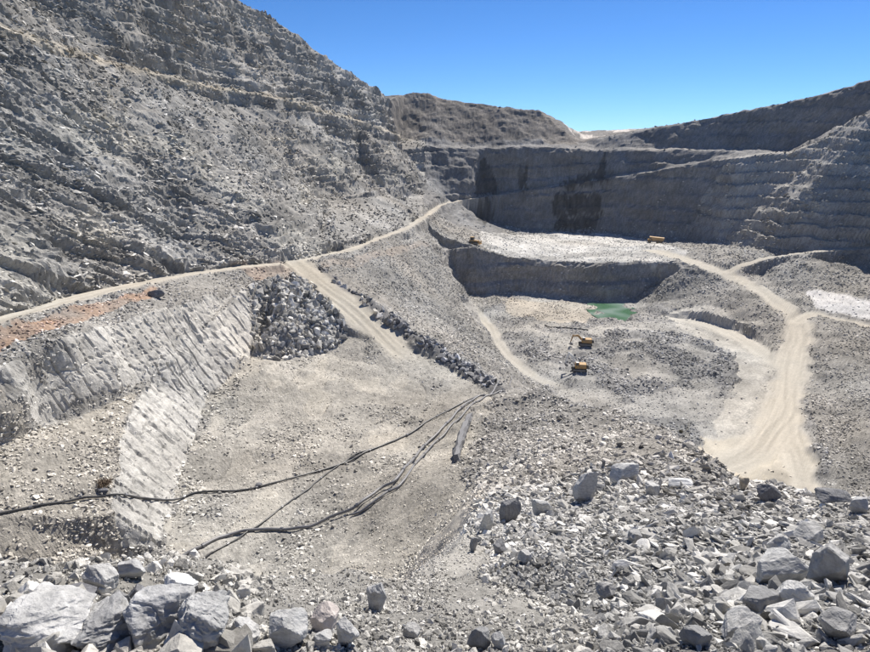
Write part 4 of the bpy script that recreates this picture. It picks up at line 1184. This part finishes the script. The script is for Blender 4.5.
def excavator(pos, yaw, label, arm=None, boommat=None):
    r = empty('excavator', pos, yaw); r.scale = (1.45,) * 3; tag(r, label, 'excavator', 'machines at work in the pit')
    for sgn in (-1, 1):
        bm = bmesh.new(); prism(bm, capsule(-1.9, 1.9, .5, .5), sgn * 1.15 - .3, sgn * 1.15 + .3); t = done(bm, 'track', M_black, r)
        bm = bmesh.new(); prism(bm, capsule(-1.7, 1.7, .26, .5), sgn * 1.15 - .34, sgn * 1.15 + .34); done(bm, 'track_frame', M_steel, t)
    bm = bmesh.new(); bxs(bm, -1.0, 1.0, -.9, .9, .45, 1.15); done(bm, 'undercarriage', M_steel, r)
    bm = bmesh.new(); bxs(bm, -2.2, 1.3, -1.35, 1.35, 1.15, 1.5); bxs(bm, -2.2, .1, -1.35, 1.35, 1.5, 2.5, .08); h = done(bm, 'house', M_yellow, r)
    bm = bmesh.new(); prism(bm, [(-2.2, 1.2), (-2.2, 2.45), (-2.75, 2.3), (-2.95, 1.8), (-2.8, 1.25)], -1.35, 1.35); done(bm, 'counterweight', M_black, r)
    bm = bmesh.new(); prism(bm, [(.15, 1.5), (1.35, 1.5), (1.45, 2.1), (1.1, 3.05), (.2, 3.05)], .35, 1.35); c = done(bm, 'cab', M_yellow, r)
    bm = bmesh.new(); prism(bm, [(.3, 2.15), (1.30, 2.15), (1.02, 2.95), (.3, 2.95)], 1.345, 1.37); done(bm, 'window', M_glass, c, 0)
    bm = bmesh.new(); bxs(bm, .2, 1.1, .4, 1.3, 3.06, 3.12); done(bm, 'roof', M_white, c, 0)
    a = arm or [(.9, 1.6), (3.0, 4.2), (5.6, 4.0), (6.4, 1.4)]
    bm = bmesh.new(); bar(bm, a[0], a[1], .55, .75, -.35, .05); bar(bm, a[1], a[2], .75, .4, -.34, .04); b_ = done(bm, 'boom', boommat or M_yellow, r)
    bm = bmesh.new(); bar(bm, (a[0][0] + .3, a[0][1] - .1), ((a[0][0] + a[1][0]) / 2 + .5, (a[0][1] + a[1][1]) / 2 - .1), .16, .16, -.55, -.4); done(bm, 'cylinder', M_steel, b_)
    bm = bmesh.new(); bar(bm, (a[2][0] - .3, a[2][1] + .4), a[3], .6, .3, -.3, 0); done(bm, 'stick', boommat or M_yellow, r)
    x, zz = a[3]
    bm = bmesh.new(); prism(bm, [(x + .1, zz + .1), (x + .2, zz - .5), (x - .2, zz - 1.0), (x - .8, zz - 1.05), (x - 1.0, zz - .6), (x - .3, zz - .1)], -.75, .45); done(bm, 'bucket', M_steel, r)
    return r
def bulldozer(pos, yaw, label, sc=1.0):
    r = empty('bulldozer', pos, yaw); r.scale = (sc,) * 3; tag(r, label, 'bulldozer', 'machines at work in the pit')
    for sgn in (-1, 1):
        bm = bmesh.new(); prism(bm, [(-1.9, .1), (1.7, .1), (2.2, .5), (1.8, 1.0), (-1.0, 1.35), (-1.6, 1.2), (-2.3, .7)], sgn * 1.1 - .3, sgn * 1.1 + .3); t = done(bm, 'track', M_black, r)
        bm = bmesh.new(); prism(bm, capsule(-1.4, 1.4, .22, .5), sgn * 1.1 - .34, sgn * 1.1 + .34); done(bm, 'track_frame', M_yellow, t)
    bm = bmesh.new(); prism(bm, [(-1.9, .6), (2.3, .6), (2.4, 1.7), (.2, 1.95), (-1.9, 1.9)], -.78, .78); done(bm, 'body', M_yellow, r)
    bm = bmesh.new(); prism(bm, [(-1.5, 1.9), (.2, 1.95), (-.05, 3.1), (-1.4, 3.1)], -.8, .8); c = done(bm, 'cab', M_black, r)
    bm = bmesh.new(); bxs(bm, -1.65, .15, -.95, .95, 3.1, 3.25); done(bm, 'roof', M_yellow, c)
    bm = bmesh.new(); prism(bm, [(3.0, .1), (3.25, .1), (3.05, .8), (3.3, 1.6), (3.05, 1.6), (2.85, .8)], -2.0, 2.0); done(bm, 'blade', M_yellow, r)
    for sgn in (-1, 1):
        bm = bmesh.new(); bar(bm, (.2, .6), (2.95, .5), .28, .28, sgn * 1.55 - .1, sgn * 1.55 + .1); done(bm, 'push_arm', M_steel, r)
    bm = bmesh.new(); bar(bm, (-1.9, 1.2), (-3.0, 1.1), .4, .3, -.6, .6); bar(bm, (-3.0, 1.3), (-3.2, .1), .25, .12, -.15, .15); done(bm, 'ripper', M_steel, r)
    bm = bmesh.new(); prism(bm, wheel_prof(1.3, 0, .09, 8), -.4, -.25); e_ = done(bm, 'exhaust', M_black, r, 0)
    e_.rotation_euler = (math.pi / 2, 0, 0); e_.location = (0, 0, 2.1)
    e_.scale = (1, 6, 1)
    return r
def dump_truck(pos, yaw, label):
    r = empty('dump_truck', pos, yaw); r.scale = (1.5,) * 3; tag(r, label, 'truck', 'machines at work in the pit')
    bm = bmesh.new(); bxs(bm, -4.0, 4.2, -.9, .9, 1.0, 1.5); done(bm, 'chassis', M_steel, r)
    bm = bmesh.new(); prism(bm, [(2.6, 1.3), (4.6, 1.3), (4.6, 2.2), (3.9, 2.5), (3.7, 3.5), (2.6, 3.5)], -1.2, 1.2); c = done(bm, 'cab', M_yellow, r)
    bm = bmesh.new(); prism(bm, [(2.8, 2.6), (3.78, 2.6), (3.65, 3.35), (2.8, 3.35)], 1.195, 1.22); done(bm, 'window', M_glass, c, 0)
    bm = bmesh.new(); prism(bm, [(-4.6, 2.3), (-3.6, 1.6), (2.2, 1.6), (2.4, 3.4), (3.6, 3.9), (2.2, 3.75), (-4.6, 3.3)], -1.7, 1.7); done(bm, 'dump_body', M_yellow, r)
    for x in (-2.9, -1.1, 3.4):
        for sgn in (-1, 1):
            bm = bmesh.new(); prism(bm, wheel_prof(x, .85, .85), sgn * 1.35 - .35, sgn * 1.35 + .35); w_ = done(bm, 'wheel', M_black, r, .06)
            bm = bmesh.new(); prism(bm, wheel_prof(x, .85, .42, 12), sgn * 1.35 - .37, sgn * 1.35 + .37); done(bm, 'rim', M_yellow, w_, 0)
    return r
def set_down(u, v): p = ground_at(u, v); return Vector((p[0], p[1], ground_z(p[0], p[1]) - .05))
excavator(set_down(585, 346), math.radians(170), 'orange excavator with its arm out to the left, nearer the green pond', [(.9, 1.6), (2.6, 3.4), (4.6, 3.2), (5.2, .9)])
excavator(set_down(579, 370), math.radians(172), 'orange excavator with a pale raised boom, lower of the two on the pit floor', [(.9, 1.6), (2.4, 4.9), (3.6, 5.6), (4.4, 2.4)], M_white)
dump_truck(set_down(656, 242), math.radians(160), 'orange dump truck parked on the upper bench before the back wall')
bulldozer(set_down(474, 243), math.radians(-20), 'yellow bulldozer at the left end of the upper bench', 1.7)

# ------------------------------------------------------------------ dry shrubs
M_twig = mat_plain('dry_twig', (0.10, 0.065, 0.04), .9)
def mat_leaf(name, c):
    m = mat_plain(name, c, .8, 0, .15, 6); return m
M_leafb = mat_leaf('brown_dry_leaf', (0.13, 0.085, 0.045)); M_leafg = mat_leaf('olive_leaf', (0.13, 0.115, 0.05))
def shrub(u, v, size, mat, label, seed):
    p = set_down(u, v); r = empty('shrub', p); tag(r, label, 'shrub', 'dry shrubs on the slopes')
    q = np.random.default_rng(seed)
    bm = bmesh.new(); tips = []
    for k in range(26):
        a = q.uniform(0, 2 * math.pi); el = q.uniform(.25, 1.4); L_ = size * q.uniform(.35, .62)
        d = np.array((math.cos(a) * math.cos(el), math.sin(a) * math.cos(el), math.sin(el)))
        b0 = q.normal(0, .03 * size, 3) * (1, 1, 0); mid = b0 + d * L_ * .55 + q.normal(0, .03 * size, 3); tip = b0 + d * L_ + q.normal(0, .06 * size, 3)
        tips += [mid, tip, (mid + tip) / 2]
        for s0, s1, w0, w1 in ((b0, mid, .018, .012), (mid, tip, .012, .004)):
            t = s1 - s0; sd2 = np.cross(t, (0.3, .2, 1)); sd2 /= np.linalg.norm(sd2) + 1e-9; up2 = np.cross(sd2, t); up2 /= np.linalg.norm(up2) + 1e-9
            A3 = [bm.verts.new(s0 + w0 * size * (math.cos(g) * sd2 + math.sin(g) * up2)) for g in (0, 2.1, 4.2)]
            B3 = [bm.verts.new(s1 + w1 * size * (math.cos(g) * sd2 + math.sin(g) * up2)) for g in (0, 2.1, 4.2)]
            for g in range(3): bm.faces.new((A3[g], A3[(g + 1) % 3], B3[(g + 1) % 3], B3[g]))
    done(bm, 'stems', M_twig, r, 0)
    bm = bmesh.new()
    for t in tips:
        for k in range(14):
            c = t + q.normal(0, .085 * size, 3); c[2] = max(c[2], .02 * size)
            n1 = q.normal(size=3); n1 /= np.linalg.norm(n1); n2 = np.cross(n1, q.normal(size=3)); n2 /= np.linalg.norm(n2) + 1e-9
            w_ = size * q.uniform(.02, .045)
            bm.faces.new([bm.verts.new(c + n1 * w_ * 1.6), bm.verts.new(c + n2 * w_ * .7), bm.verts.new(c - n1 * w_ * 1.6), bm.verts.new(c - n2 * w_ * .7)])
    done(bm, 'foliage', mat, r, 0)
shrub(681, 432, 1.7, M_leafg, 'olive brown shrub on the rubble crest left of the haul road', 1)
shrub(104, 486, 2.3, M_leafb, 'dark brown dry shrub above the long black hose at the left', 2)
shrub(500, 109, 3.5, M_leafb, 'first of the small bushes on the far hill skyline, leftmost', 3)
shrub(506, 109.5, 3, M_leafb, 'middle of the small bushes on the far hill skyline', 4)
shrub(513, 110, 3.5, M_leafb, 'rightmost of the small bushes on the far hill skyline', 5)

# ------------------------------------------------------------------ air
bm = bmesh.new(); bxs(bm, -3500, 3500, -3000, 4000, -106, 150)
me = bpy.data.meshes.new('haze'); bmesh.ops.recalc_face_normals(bm, faces=bm.faces); bm.to_mesh(me); bm.free()
m = bpy.data.materials.new('dusty_air'); m.use_nodes = True
n, l = m.node_tree.nodes, m.node_tree.links
n.remove(n['Principled BSDF'])
pv = n.new('ShaderNodeVolumePrincipled'); pv.inputs['Density'].default_value = 0.00005
pv.inputs['Color'].default_value = (0.82, 0.9, 1.0, 1); pv.inputs['Anisotropy'].default_value = 0.0
l.new(pv.outputs['Volume'], n['Material Output'].inputs['Volume'])
o = link('haze', me, m); tag(o, 'thin dusty air over the whole pit', 'haze', kind='stuff')
